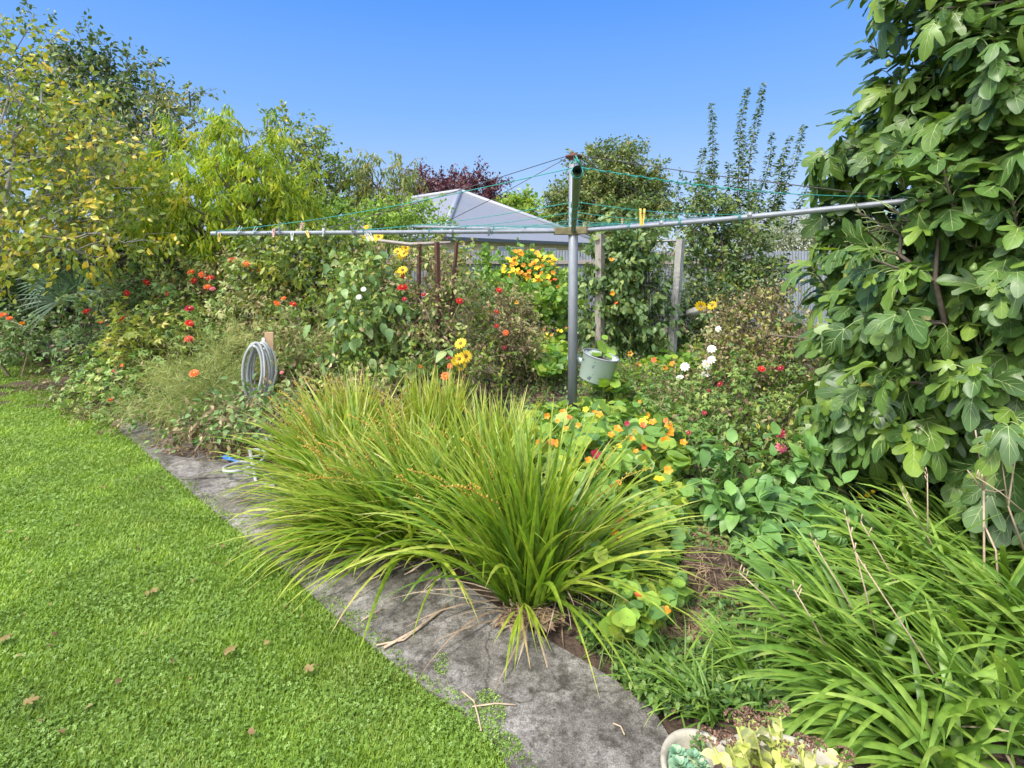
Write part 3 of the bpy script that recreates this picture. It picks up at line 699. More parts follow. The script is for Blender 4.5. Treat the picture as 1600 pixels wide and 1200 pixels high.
# bucket
bk = P(934, 574, 5.5)
t = thing('peg_bucket', 'tilted mint green metal tub with flaking paint strapped to the clothesline post', 'bucket', bk); t.scale = (1.12,1.12,1.05); t.rotation_euler = (radians_x := R(6), R(14), R(-12))
def tubmesh():
    q = Geo(); q.lathe([(.0,-.128),(.140,-.128),(.146,-.12),(.160,.125),(.166,.13),(.168,.125),(.164,.118),(.156,.12),(.14,-.115),(0,-.118)], (0,0,0), 36, sy=.85); return q
tubmesh().build('tub', 'mint', t)
q = Geo(); q.lathe([(.163,.118),(.170,.122),(.170,.130),(.163,.134),(.157,.130),(.157,.122),(.163,.118)], (0,0,0), 36, sy=.85); q.build('rim', 'galv', t)
q = Geo(); q.lathe([(.053,-.035),(.057,-.03),(.057,.03),(.053,.035)], (-.238,.10,-.005), 20); q.box((-.17,.05,0), (.10,.012,.06), R(-15)); q.build('strap', 'mint', t)
q = Geo(); q.lathe([(0,.07),(.15,.07)], (0,0,0), 20, sy=.85); q.build('potting_soil', 'soil', t)

# stake with hose
sp = P(421, 640, 5.15); sp[2] = 0
st = thing('wooden_stake', 'raw timber stake with a white bracket standing in the flower bed', 'stake', sp)
ztop = P(0, 519, 5.15)[2]
q = Geo(); q.box((sp[0], sp[1], ztop/2-.02), (.078, .045, ztop+.04), .25); q.build('post', 'stake', st, sp, False, .003)
q = Geo(); q.box((sp[0]-.045, sp[1]-.03, ztop-.17), (.035, .004, .24), -.5); q.build('bracket', 'pegwhite', st, sp, False)
for dz in (-.1, -.17, -.24): q = Geo(); q.tube([(sp[0]-.045, sp[1]-.019, ztop+dz), (sp[0]-.045, sp[1]-.029, ztop+dz)], .007, 8); q.build('bolt', 'peggrey', st, sp)
hp = P(405, 572, 5.0)
ho = thing('garden_hose', 'grey garden hose coiled on the wooden stake, its end looped on the path', 'hose', hp)
q = Geo(); pts = []
nl = 7
for k in range(nl):
    off = (k-nl/2)*.019
    for th in np.linspace(0, 2*math.pi, 40, endpoint=False):
        w_ = .088+.010*math.sin(k*2.3)+.002*k; hh = .19+.03*math.sin(k*1.7)
        x_ = w_*math.sin(th)*(1-.28*(math.cos(th) < 0)*abs(math.cos(th))); z_ = hh*math.cos(th)-(.16 if False else .12)*(1-math.cos(th))*.6
        pts.append(hp+np.array([x_+off*.5, off+.01*math.sin(th*2+k)+.02*math.cos(th), z_]))
q.tube(pts, .0125, 8); q.build('coil', 'hose', ho, hp)
q = Geo(); g0 = G(372, 742, .05)
loop = [hp+np.array([-.05,-.03,-.42]), G(425,700,.12), G(405,712,.06), G(385,716,.05)]
loop += [g0+np.array([.12*math.cos(a), .16*math.sin(a)+.02*a, .012+.008*a]) for a in np.linspace(1.5, 8.4, 26)]
loop += [G(400,752,.04), G(430,760,.03)]
q.tube(loop, .0125, 8); q.build('trailing_end', 'hose', ho, hp)
q = Geo(); a = G(350,714,.06); b_ = G(362,718,.06); q.tube([a, a+(b_-a)*.6, b_], [.016, .018, .013], 10); q.tube([b_, b_+(b_-a)*1.2], .009, 8); q.build('connector', 'blue', ho, hp)

# posts and frames in the beds
def post(name, label, cat, a, b, r, mat, extra=None, square=True):
    base = np.array([a[0], a[1], 0]); t = thing(name, label, cat, base); q = Geo()
    d = np.array(b)-np.array(a); n = 7
    if square:
        for i in range(1): pass
        pts = [np.array(a)+d*k/(n-1)+np.array([.004*math.sin(k*2),0,0]) for k in range(n)]
        q.tube(pts, r, 4 if square else 10)
    else: q.tube([np.array(a), np.array(b)], r, 10)
    q.build('shaft', mat, t, base, smooth=not square)
    return t, base
Yr = 5.9
post('rusty_post', 'short dark rusty iron post left of the leaning timber beam end', 'post', G(652,412+1360/Yr), P(656,381,Yr), .022, 'rust')
post('rusty_post', 'tall dark rusty iron post wrapped by withered climbers', 'post', G(688,412+1360/(Yr)), P(683,378,Yr), .030, 'rust')
post('rusty_post', 'slim rusty iron post beside the pale climber leaves', 'post', G(693,412+1360/(Yr+.15)), P(714,379,Yr+.15), .022, 'rust')
q = Geo(); q.tube([P(592,376,Yr+.1), P(640,382,Yr+.06), P(704,379,Yr)], [.02,.024,.018], 7)
tag(q.build('wooden_beam', 'postwood', None, tuple(P(640,384,Yr))), 'weathered thin timber beam resting across the rusty posts', 'beam')
t, b_ = post('wooden_post', 'weathered grey timber post of the bean frame', 'post', G(937,412+1360/7.55), P(938,366,7.55), .068, 'postwood')
t, b_ = post('leaning_post', 'pale lichened post leaning right with wire netting round its foot', 'post', G(1046,412+1360/7.5), P(1064,374,7.5), .062, 'whitepost')
q = Geo(); q.tube([P(1010,377,7.7), P(1062,376,7.5)], .018, 6); q.build('crossbar', 'whitepost', t, b_)
q = Geo(); seg0 = []; seg1 = []
Wn, Hn = 15, 15
for i in range(Wn):
    for j in range(Hn):
        def nn(u, v):
            px = 1002+u*62/Wn; py = 425+v*100/Hn; return P(px, py, 7.4+.12*math.sin(u*1.3)+.08*math.sin(v*.9+u))
        seg0 += [nn(i, j), nn(i+1, j), nn(i+.5, j+.35)]; seg1 += [nn(i+.5, j+.35), nn(i+.5, j+.35), nn(i+.5, j+1)]
q.tubes(np.stack([seg0, seg1], 1), np.full((len(seg0), 2), .0022), 3)
nt_ = q.build('wire_netting', 'galv', None, tuple(P(1030,500,7.4))); tag(nt_, 'crumpled wire netting strung beside the pale leaning post', 'netting')
q = Geo(); q.tube([P(1074,490,7.6), P(1090,486,7.5), P(1102,482,7.4)], [.05,.065,.04], 9)
tag(q.build('cut_log', 'whitepost', None, tuple(P(1085,488,7.8))), 'short pale log lying beside the netted post', 'log')

# ---------------------------------------------------------------- planters
def pot(name, label, c, prof, n=48, sx=1, sy=1, mat='cream', soilz=None, soilr=None):
    t = thing(name, label, 'plant pot', c); q = Geo(); q.lathe(prof, (0,0,0), n, sx=sx, sy=sy); q.build('bowl', mat, t)
    q = Geo(); q.lathe([(0, soilz+.01), (soilr*.5, soilz), (soilr, soilz-.005)], (0,0,0), 24, sx=sx, sy=sy); q.build('potting_soil', 'soil', t); return t
def rimz(px, py, z): return G(px, py, z)
s1 = G(1098, 1205, .22); s1[2] = 0
pot('succulent_pot', 'small cream concrete pot holding blue green rosette succulents', s1, [(0,0),(.09,0),(.10,.01),(.106,.20),(.113,.215),(.116,.225),(.112,.232),(.103,.230),(.097,.218),(.09,.17),(0,.16)], sx=.95, sy=1.1, soilz=.195, soilr=.094)
s2 = G(1225, 1225, .20); s2[2] = 0; s2[1] -= .06
pot('planter_bowl', 'wide cream concrete bowl filled with yellow sedum', s2, [(0,0),(.16,0),(.17,.02),(.20,.17),(.212,.19),(.217,.205),(.211,.212),(.200,.208),(.188,.185),(.17,.14),(0,.13)], sx=1.1, sy=1.0, soilz=.165, soilr=.18)
# ================================================================ PLANTS
def fill(blobs, k): return [(*b[:6], max(3, int(b[6]*k))) for b in blobs]
def gb(px, Y, dx=0): v = G(px, HZ+EYE*F/Y); return v
# ---------------------------------------------------------------- trees
plant('pear_tree', 'tall pear tree with yellowing leaves at the far left edge of the garden', 'tree',
  [(10,190,6.4,110,120,.9,80),(90,200,6.6,75,95,.7,60),(-80,120,6.6,110,150,.9,40),(70,330,6.2,110,75,.8,75),(160,290,6.5,75,75,.6,55),(-40,300,6.2,120,110,.9,50),(150,370,6.3,80,35,.5,30),(20,70,6.5,22,50,.2,7),(85,80,6.6,14,40,.2,5),(-60,400,6.3,90,50,.6,20)],
  base=gb(-10,6.9), roots=[gb(-10,6.9)], leafs=[(L_mid,'pear',15,.42,.090,.55,.9,.35,(.15,1))], stem='barkgrey', seg=.35, tip=.004, pw=.43, trunk='trunk', crown='crown', maxr=.12, outer=.5)
plant('bay_tree', 'dark dense evergreen tree rising behind the yellowing pear tree', 'tree',
  [(165,190,11.5,85,100,1.2,190),(100,190,11.5,100,110,1.2,110),(60,120,11.8,70,80,1,60),(215,215,11.3,45,70,.8,60),(180,110,11.5,50,32,.6,35),(60,300,11.3,130,90,1.2,110)],
  base=gb(140,11.5), roots=[gb(140,11.5)], leafs=[(L_mid,'bay',22,.5,.12,.15,.8,.4,(0,.9))], stem='bark', seg=.6, tip=.006, trunk='trunk', crown='crown', twig=True, maxr=.2)
plant('straggly_tree', 'sparse brownish tree with bare grey twigs and stray shoots against the sky', 'tree',
  [(225,200,9.0,60,60,.6,45),(262,150,9.0,45,16,.4,16),(302,140,9.0,12,10,.2,7),(240,105,9.0,4,22,.1,5),(300,185,9.0,18,14,.3,8),(200,270,9.4,50,50,.5,30)],
  base=gb(225,9.6), roots=[gb(225,9.6)], leafs=[(L_mid,'olive',9,.32,.085,.5,.8,.4,(.3,1)),(L_mid,'pear',1.0,.3,.08,.5,.8,.4,(.3,1))], stem='barkgrey', seg=.35, tip=.006, trunk='trunk', crown='crown', maxr=.1)
plant('small_leaved_shrub', 'tall grey green shrub with very fine foliage left of the bright peach tree', 'shrub',
  [(180,300,8.6,75,80,.7,150),(150,370,8.5,85,60,.7,110),(215,370,8.5,55,60,.6,80),(120,260,8.8,60,45,.6,60)],
  base=gb(175,8.8), leafs=[(L_far,'teatree',46,.34,.030,.1,1,.3,(0,1))], stem='bark', seg=.35, tip=.003)
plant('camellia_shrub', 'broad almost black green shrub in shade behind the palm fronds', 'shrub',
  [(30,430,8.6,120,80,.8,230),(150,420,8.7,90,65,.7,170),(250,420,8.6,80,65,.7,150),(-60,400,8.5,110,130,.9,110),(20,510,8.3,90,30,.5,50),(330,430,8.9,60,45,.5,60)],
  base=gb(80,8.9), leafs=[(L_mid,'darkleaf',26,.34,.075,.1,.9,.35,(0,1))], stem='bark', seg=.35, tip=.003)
PB = [(300,290,7.9,70,60,.8,80),(390,285,7.9,65,60,.8,85),(345,225,7.9,22,38,.35,24),(405,235,8.0,32,30,.4,22),(260,340,7.7,55,45,.6,55),(350,355,7.7,70,40,.7,60),(425,335,7.9,45,45,.6,45),(455,300,8.1,35,55,.4,42),(470,350,8.0,25,30,.3,20),(275,235,8.0,24,24,.3,11),(225,310,7.8,32,45,.4,34),(320,205,8,8,20,.2,6),(348,190,8,8,22,.2,7),(425,205,8,8,20,.2,5),(270,205,8,8,16,.2,5)]
plant('peach_tree', 'bright yellow green peach tree with long drooping leaves behind the left flower bed', 'tree', PB,
  base=gb(330,8.0), roots=[gb(345,8.0)], leafs=[(L_narrow,'peach',26,.34,.125,1.35,.65,.3,(0,1))], stem='darkstem', seg=.4, tip=.0045, trunk='trunk', crown='crown', maxr=.09)
plant('young_tree', 'dark green young tree with upright tips just right of the bright peach tree', 'tree',
  [(480,270,10.4,45,60,.7,90),(520,300,10.4,40,45,.6,60),(450,210,10.6,26,38,.4,22),(490,225,10.5,18,30,.4,18),(465,340,10.2,60,40,.6,60),(425,190,10.6,10,20,.2,5)],
  base=gb(480,10.5), roots=[gb(480,10.5)], leafs=[(L_mid,'plum',16,.40,.095,.2,.8,.4,(0,1))], stem='bark', seg=.4, tip=.005, trunk='trunk', crown='crown', maxr=.1)
plant('peach_tree', 'thin darker peach tree with drooping tips standing left of the grey roof', 'tree',
  [(590,285,10.8,45,38,.6,75),(560,270,10.8,22,30,.4,22),(630,270,10.8,22,22,.3,14),(590,330,10.6,60,30,.5,45)],
  base=gb(605,10.8), roots=[gb(605,10.8)], leafs=[(L_narrowfar,'peachdark',18,.38,.13,1.1,.55,.3,(0,1))], stem='bark', seg=.4, tip=.0055, trunk='trunk', crown='crown', maxr=.09)
plant('lime_green_shrub', 'spreading lime green shrub below the thin peach tree and left of the roof', 'shrub',
  [(500,350,9.0,60,28,.6,90),(570,350,9.2,60,28,.6,90),(640,345,9.6,50,28,.5,70),(450,370,8.9,50,25,.5,60),(690,345,9.8,16,26,.2,12)],
  base=gb(560,9.3), roots=[gb(480,9.1),gb(560,9.3),gb(640,9.6)], leafs=[(L_mid,'lime',20,.30,.075,.35,.8,.4,(0,1))], stem='greenstem', seg=.35, tip=.003)
plant('copper_tree', 'dark copper purple tree showing above the ridge of the neighbouring roof', 'tree',
  [(700,305,36,55,20,2,90),(745,305,36,38,24,2,80),(655,292,36,20,18,1,25),(775,320,36,14,14,1,18)],
  base=gb(715,36), roots=[gb(715,36)], leafs=[(L_far,'copper',45,1.1,.24,.1,.9,.4,(0,1))], stem='bark', seg=1.5, tip=.012, trunk='trunk', crown='crown')
plant('small_distant_tree', 'small yellow green tree far away between the roof and the large round tree', 'tree',
  [(812,322,34,22,16,1,60),(795,326,34,14,8,.7,16),(825,345,34,20,12,1,20)],
  base=gb(812,34), roots=[gb(812,34)], leafs=[(L_far,'lime',22,.8,.3,.1,.9,.4,(0,1)),(L_far,'pear',5,.8,.3,.1,.9,.4,(.3,1))], stem='bark', seg=1.2, tip=.012, trunk='trunk', crown='crown')
plant('round_tree', 'large rounded olive green tree directly behind the clothesline post', 'tree',
  [(950,265,42,50,36,2.8,210),(905,320,42,42,40,2.6,160),(995,320,42,44,40,2.6,170),(950,320,41,58,50,2.6,200),(1012,292,42,24,22,1.8,55),(885,345,42,26,30,1.8,60),(950,370,42,80,28,2.6,120)],
  base=gb(950,42), roots=[gb(950,42)], leafs=[(L_far,'olive',40,1.3,.28,.2,.9,.45,(0,1))], stem='bark', seg=1.7, tip=.02, trunk='trunk', crown='crown')
plant('variegated_shrub', 'pale grey green shrub topping the corrugated fence at the right', 'shrub',
  [(1240,375,15.5,55,26,.8,110),(1300,385,15.5,40,24,.8,60),(1190,390,15.5,30,20,.6,40)],
  base=gb(1245,15.5), leafs=[(L_far,'pale',26,.5,.10,.1,.9,.4,(0,1))], stem='bark', seg=.6, tip=.005)
for (px, lab, cat_) in ((1340, 'shaded green bush beyond the fence just behind the fig leaves', 'bush'), (-330, 'green bush beyond the fence', 'bush')):
    if px > 0:
        plant('bush', lab, cat_, [(px,390,16.5,50,30,1,90),(px+90,380,16.5,60,35,1,90)], base=gb(px,16.5), leafs=[(L_far,'plum',24,.5,.12,.1,.9,.4,(0,1))], stem='bark', seg=.6, tip=.005)
plant('hedge', 'dark evergreen hedge closing the gap behind the camellia and the palm', 'hedge',
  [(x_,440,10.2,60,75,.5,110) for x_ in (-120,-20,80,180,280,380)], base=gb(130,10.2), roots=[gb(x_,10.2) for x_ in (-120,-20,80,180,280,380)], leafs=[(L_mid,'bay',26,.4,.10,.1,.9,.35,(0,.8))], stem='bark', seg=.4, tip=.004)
# apple tree with upright water shoots
ap = [(1140,400,9.4,55,45,.7,120),(1110,350,9.4,40,40,.6,55),(1165,345,9.4,40,40,.6,55),(1135,460,9.2,55,30,.6,80),(1080,400,9.3,20,50,.5,40),(1095,300,9.4,35,30,.5,18),(1070,330,9.4,35,25,.4,14)]
rt = plant('apple_tree', 'pruned apple tree with tall upright leafy shoots in front of the fence', 'tree', ap,
  base=gb(1150,9.5), roots=[gb(1150,9.5)], leafs=[(L_mid,'apple',18,.30,.085,.2,.9,.4,(0,1))], stem='bark', seg=.35, tip=.004, trunk='trunk', crown='crown', maxr=.08)
sh_g = Geo(); sl_g = Geo(); rb = gb(1150,9.5)
for (bx, by, tx, ty) in ((1105,330,1114,162),(1145,330,1169,135),(1165,330,1191,128),(1180,340,1208,208),(1195,350,1238,212),(1205,350,1257,196),(1095,330,1099,230),(1130,320,1140,255),(1235,360,1264,280),(1070,340,1060,285),(1160,330,1158,215),(1212,350,1222,250)):
    Yy = 9.4+U(-.3,.3); a = P(bx,by,Yy); b = P(tx,ty,Yy); K = 9; tt = np.linspace(0,1,K)[:,None]
    pl_ = a+(b-a)*tt+np.stack([.05*np.sin(tt[:,0]*5+bx),.04*np.cos(tt[:,0]*4+bx),0*tt[:,0]],1)
    sh_g.tubes(pl_[None], np.linspace(.011,.003,K)[None], 5)
    n = int(np.linalg.norm(b-a)*190); u = U(0,1,n)**.85; ii = np.minimum((u*(K-1)).astype(int), K-2); f = u*(K-1)-ii
    pp = pl_[ii]+(pl_[ii+1]-pl_[ii])*f[:,None]; az_ = U(0,2*np.pi,n)
    ax = np.stack([np.cos(az_),np.sin(az_),U(-.4,.6,n)],1); sz_ = U(.06,.10,n)*(1.1-.4*u)
    sp_ = (.09*(1-u)**.7+.012); pp = pp+ax*sp_[:,None]*U(0,1,(n,1))
    sl_g.add(L_mid, frames(ax, rvec(n)*.5+np.array([0,0,1]))*sz_[:,None,None], pp, np.clip(U(0,1,n)**1.2,0,1))
sh_g.build('shoots', 'bark', rt, rb); sl_g.build('shoot_leaves', 'apple', rt, rb)

# ---------------------------------------------------------------- fig tree
fb = [(1650,100,3.4,165,140,.9),(1565,110,3.7,80,80,.5),(1530,200,3.6,90,60,.5),(1545,290,3.8,150,130,.8),(1425,245,4.0,75,60,.4),(1450,330,4.3,75,50,.4),(1405,190,3.9,55,50,.35),(1385,285,4.3,45,45,.3),(1355,345,4.4,35,25,.25),(1470,110,3.8,40,45,.3),(1480,430,4.1,135,110,.6),(1560,450,3.1,150,170,.8),(1380,530,3.9,95,80,.45),(1440,600,3.5,130,80,.6),(1600,620,2.95,130,90,.6),(1700,250,3.0,180,260,.9),(1740,560,2.8,150,200,.8),(1540,650,3.3,130,70,.6),(1370,620,3.8,80,55,.4),(1320,545,3.9,60,50,.35),(1650,0,3.2,200,120,.8)]
figbase = G(1640,800); figroot = thing('fig_tree', 'huge fig tree with broad lobed leaves filling the right side', 'tree', figbase)
pts=[]; outs=[]; own=[]; reseed('fig 3')
for i,(cx,cy,Yc,rx,ry,rd) in enumerate(fb):
    s_ = Yc/F; n = int(26*(rx*ry)/(150*130)*1.75)+7
    d = rvec(n*3); d = d[(d[:,1] < .35)][:n]; n = len(d)
    rad = np.array([rx*s_, rd, ry*s_]); c = P(cx,cy,Yc)
    pts.append(c+d*rad*U(.72,1.0,(n,1))); outs.append(unit(d*np.array([1,1,.9])+.25*rvec(n)))
pts = np.concatenate(pts); outs = np.concatenate(outs); k = pts[:,2] > .45; pts = pts[k]; outs = outs[k]
arr, par, rad_, ends = skeleton([figbase+np.array([x_,y_,0]) for x_,y_ in ((0,0),(.3,.3),(-.2,.4))], pts, .35, .42, .007, .1)
sg = Geo(); skel_tubes(sg, arr, par, rad_, 6, .07)
fg = Geo(); pet = Geo(); NP = len(pts); m = 12
dirs = unit(outs+rvec(NP)*.3+np.array([0,0,.35])); Lb = U(.22,.42,NP)
sg.tubes(np.stack([pts, pts+dirs*Lb[:,None]*.5, pts+dirs*Lb[:,None]], 1), np.tile([.008,.007,.006],(NP,1)), 6)
t_ = (np.arange(m)[None]+U(0,1,(NP,m)))/m; p0 = pts[:,None]+dirs[:,None]*(Lb[:,None]*t_)[...,None]
ra = rvec(NP*m).reshape(NP,m,3); ra = unit(ra-dirs[:,None]*np.sum(ra*dirs[:,None],-1,keepdims=True))
pd = unit(ra*1.0+dirs[:,None]*.75+outs[:,None]*.4+np.array([0,0,.1])); pl2 = U(.05,.13,(NP,m))
p1 = p0+pd*pl2[...,None]; p0 = p0.reshape(-1,3); p1 = p1.reshape(-1,3); pdf = pd.reshape(-1,3); of = np.repeat(outs,m,0)
ax = unit(pdf*.8+of*.25+np.array([0,0,-.65])+.35*rvec(len(p1))); nr = of*.9+np.array([0,0,.8])+.5*rvec(len(p1))
vd0 = np.linalg.norm(p1-[0,0,EYE],axis=1); sz_ = U(.09,.215,len(p1))*np.where(p1[:,1] < 2.6,.85,1); rn = np.clip(U(0,1,len(p1))*.93+.05*NRM(size=len(p1)),0,.95)
yl = (U(0,1,len(p1)) < .014) & (vd0 > 3.1); rn[yl] = 1.0; sz_ = np.where(yl, sz_*.7, sz_)
vd = np.linalg.norm(p1-[0,0,EYE],axis=1); keep = (vd > 1.7) & (p1[:,0] > .53*p1[:,1])
pet.tubes(np.stack([p0,(p0+p1)/2+[0,0,.01],p1],1)[keep], np.tile([.0035,.0028,.0025],(keep.sum(),1)), 4, rn[keep])
armd = np.linalg.norm(np.cross(p1-cc, unit(tips['R']-cc)),axis=1); apx = 800+F*p1[:,0]/p1[:,1]; apy = HZ-F*(p1[:,2]-EYE)/p1[:,1]; arm_y = 361-49*(apx-890)/550; keep &= ~((armd < .30) & (p1[:,0] < tips['R'][0]+.08)); keep &= ~((apx < 1430) & (np.abs(apy-15-arm_y) < 42) & (p1[:,1] < 4.0))
ch = rng.integers(0,5,len(p1))
for i in range(5):
    kk = (ch == i) & keep; fg.add(FIGS[i], frames(ax[kk],nr[kk])*sz_[kk][:,None,None], p1[kk], rn[kk])
fg.build('crown', ['fig','figvein'], figroot, figbase); pet.build('leaf_stalks', 'figvein', figroot, figbase)['kind'] = 'stuff'; sg.build('trunk', 'bark', figroot, figbase)
qf = Geo(); qf.lathe([(0,.028),(.006,.026),(.011,.016),(.02,-.006),(.021,-.018),(.014,-.03),(0,-.033)], (0,0,0), 10); fo_ = qf.build('fig', 'figfruit'); fm = fo_.data; bpy.data.objects.remove(fo_)
for (px,py,Yf) in ((1383,542,2.75),(1381,571,2.72),(1418,566,2.75),(1422,576,2.75),(1545,625,2.5),(1528,637,2.5),(1485,104,2.9),(1493,165,2.9),(1388,98,3.1),(1577,108,2.6),(1560,190,2.6),(1283,548,3.5),(1415,112,3.2),(1522,417,2.6),(1478,143,2.9)):
    o = bpy.data.objects.new('fig', fm); C.objects.link(o); o.parent = figroot; o.location = tuple(P(px,py,Yf+.1)-figbase); o.rotation_euler = (U(-.6,.6),U(-.6,.6),0); o.scale = (.8,)*3

# ---------------------------------------------------------------- palm fronds
pb = gb(120,8.0); pm = thing('fan_palm', 'small fan palm with grey green fronds in the shade of the dark shrub', 'palm', pb)
st = Geo()
for (cx,cy,ang,Yp,sc) in ((120,455,.2,7.5,1),(95,470,-.5,7.4,.9),(150,450,1.0,7.6,.8),(75,440,-1.0,7.8,.7)):
    c = P(cx,cy,Yp); st = Geo(); st.tube([pb+[0,0,.02],(pb+c)/2+[0,0,.15],c], [.015,.012,.009], 5); st.build('leaf_stalk', 'greenstem', pm, pb)
    q = Geo(); n = 22; th = ang+np.linspace(-1.9,1.9,n)
    ax = np.stack([np.sin(th),-.35+.0*th,np.cos(th)],1)+.05*rvec(n); ax = unit(ax)
    K = 5; s_ = np.linspace(0,1,K); Ls = .62*sc*U(.8,1.05,n)
    cen = c+ax[:,None]*(Ls[:,None]*s_[None])[...,None]-np.array([0,0,1])*(.22*Ls[:,None]*s_[None]**2.2)[...,None]
    sd_ = unit(np.cross(ax,[0,-1,.3]))[:,None]; w_ = (.013*np.array([.3,1,1,.7,.05]))[None,:,None]
    q.strips(np.stack([cen-sd_*w_,cen+[0,-.006,0],cen+sd_*w_],2), U(0,1,n)); q.build('frond', 'palm', pm, pb)


# ---------------------------------------------------------------- left bed
D = lambda mat, m=9, size=.10, rr=(0,1): [(L_dahlia, mat, m, .22, size, .35, .8, .55, rr)]
def dahlia(label, blobs, base, mat='dahlia', fl=(), extra=(), m=9, size=.10, stem='darkstem', name='dahlia_bush', rr=(0,1), k=1.0, fsz=.038):
    return plant(name, label, 'dahlia', fill(blobs, k), base=base, leafs=D(mat, m, size, rr)+list(extra), stem=stem, flowers=fl, fsz=fsz, tip=.0028, group=None)
dry = lambda m=4, mat='brown', size=.05: (L_mid, mat, m, .25, size, .5, .9, .2, (0,.8))
dahlia('green dahlia at the left end of the bed with a red bloom near the palm', [(165,500,7.0,50,55,.5,70),(150,560,6.6,45,60,.45,60)], gb(160,6.7), 'dahliablue',
  [(135,486,'red'),(158,503,'orangered',.03),(198,458,'red')], [dry(2)])
dahlia('dahlia with large pale yellowing leaves in the middle of the left bed', [(245,520,6.4,65,45,.5,80),(230,560,6.2,55,50,.45,60)], gb(245,6.3), 'yelgreen',
  [(190,498,'red',.034),(170,508,'darkred',.03),(293,529,'red',.045)], [dry(1)], m=8, size=.125)
dahlia('low front dahlia with scarlet spikes drooping near the path corner', [(150,600,6.0,45,45,.4,55),(210,610,5.7,50,45,.4,60)], gb(190,5.8), 'dahlia',
  [(176,580,'red_spike',.035),(190,571,'orangered_spike',.03),(172,625,'red',.03)], [dry(2)])
dahlia('dahlia below the camellia carrying one crimson double bloom', [(240,455,7.6,60,40,.5,70),(290,480,7.3,50,45,.5,60)], gb(255,7.5), 'dahliablue',
  [(229,441,'red',.05),(262,459,'red',.04),(178,463,'orangered',.03)], [dry(5)])
dahlia('dahlia with orange and coral blooms under the peach tree', [(330,450,7.4,50,40,.5,70),(300,440,7.6,40,25,.4,35)], gb(325,7.4), 'tangle',
  [(299,425,'orangered',.05),(316,429,'orangered',.055),(328,434,'red',.045),(303,438,'red',.045),(324,448,'orangered',.05),(332,451,'pink',.04)], [dry(6),(L_mid,'yelgreen',5,.25,.07,.3,.9,.4,(0,1))])
dahlia('dahlia with two dark red blooms above the fennel', [(300,500,6.7,50,42,.5,60),(340,520,6.5,45,40,.5,50)], gb(315,6.6), 'dahlia',
  [(296,482,'darkred',.05),(296,505,'red',.05),(297,530,'red',.048),(255,538,'orangered',.035)], [dry(2)], m=11)
dahlia('tall dahlia with coral blooms right under the left clothesline arm', [(390,440,7.0,50,42,.5,70),(360,420,7.2,35,25,.4,35)], gb(385,7.0), 'tangle',
  [(364,407,'orangered_dahlia',.05),(385,411,'orangered_dahlia',.045),(393,422,'red',.04),(411,426,'red',.05),(405,424,'orangered',.04)], [dry(7),(L_mid,'plum',4,.25,.07,.3,.9,.4,(0,1))])
dahlia('dahlia with small orange red blooms behind the hose coil', [(400,490,6.4,55,45,.5,75),(440,470,6.5,40,45,.4,55)], gb(410,6.3), 'tangle',
  [(433,474,'orangered',.05),(443,466,'orangered',.035),(458,475,'red',.04),(487,448,'orangered',.05)], [dry(7)])
plant('butterfly_bush', 'tall bush with small grey blue flower heads just below the left pipe arm', 'bush', [(465,400,6.6,55,32,.45,80),(430,420,6.7,40,40,.4,55),(520,410,6.6,40,40,.4,60),(480,460,6.4,50,50,.45,70)],
  base=gb(475,6.5), leafs=[(L_mid,'plum',14,.28,.085,.3,.8,.45,(0,1)),(L_far,'lavender',4,.30,.022,0,1,.2,(0,1)),(L_mid,'yelgreen',4,.25,.06,.3,.9,.4,(0,1))], stem='darkstem', tip=.003)
def tangle(label, blobs, base, mats, fl=(), name='tangled_bush', cat='bush', k=1.0, stem='drystem'):
    return plant(name, label, cat, fill(blobs, k), base=base, leafs=mats, stem=stem, flowers=fl, tip=.0028, fsz=.04)
TM = lambda mat='tangle', m=12, size=.065: [(L_mid, mat, m, .28, size, .4, .9, .4, (0,1))]
tangle('brown and green tangled bush right of the hose stake', [(470,540,5.8,50,60,.4,80),(450,590,5.6,50,40,.4,50),(510,580,5.7,45,45,.4,55)], gb(475,5.7), TM()+[dry(8), (L_mid,'weed',6,.25,.06,.3,.9,.4,(0,1))],
  [(440,582,'pink',.02)])
tangle('tall artichoke like plant with large grey green pointed leaves in the middle of the bed', [(575,460,5.7,40,75,.35,65),(560,540,5.5,45,60,.35,55),(600,580,5.4,50,40,.35,45)], gb(575,5.5),
  [(L_ovate,'dahliablue',3,.30,.12,.9,.8,.45,(.1,1)),(L_mid,'dahlia',11,.28,.07,.4,.9,.4,(0,1)),(L_mid,'yelgreen',3,.28,.06,.4,.9,.4,(0,1)),dry(3)], name='tall_leafy_plant', cat='plant', stem='greenstem',
  fl=[(568,452,'white',.025),(561,464,'white',.03),(629,449,'red',.058),(630,431,'darkred',.045),(629,422,'yellow_daisy',.05)])
tangle('thick withered bush around the two rusty posts', [(650,470,6.1,50,70,.4,90),(690,450,6.2,40,70,.35,60),(640,545,5.9,55,55,.4,70),(690,550,5.9,45,55,.4,60)], gb(665,5.9), TM('tangle',9)+[dry(11), (L_mid,'plum',3,.25,.06,.3,.9,.4,(0,1))],
  [(662,460,'darkred',.035),(632,467,'darkred',.03),(718,470,'red',.04),(590,497,'darkred',.03)])
tangle('pale green climber hanging over the right rusty post', [(710,425,7.3,16,30,.3,35),(695,400,7.2,25,10,.3,16),(725,480,7.0,22,40,.35,40)], gb(722,7.2), TM('yelgreen',11,.07)+TM('dahliablue',5,.08),
  name='climber', cat='climber')
tangle('olive and yellow withering bush between the butterfly bush and the rusty posts', [(540,430,6.9,50,50,.4,80),(600,410,7.0,45,40,.4,60),(560,500,6.5,50,50,.4,60)], gb(560,6.9), TM('yelgreen',8,.07)+TM('tangle',8)+[dry(5)])
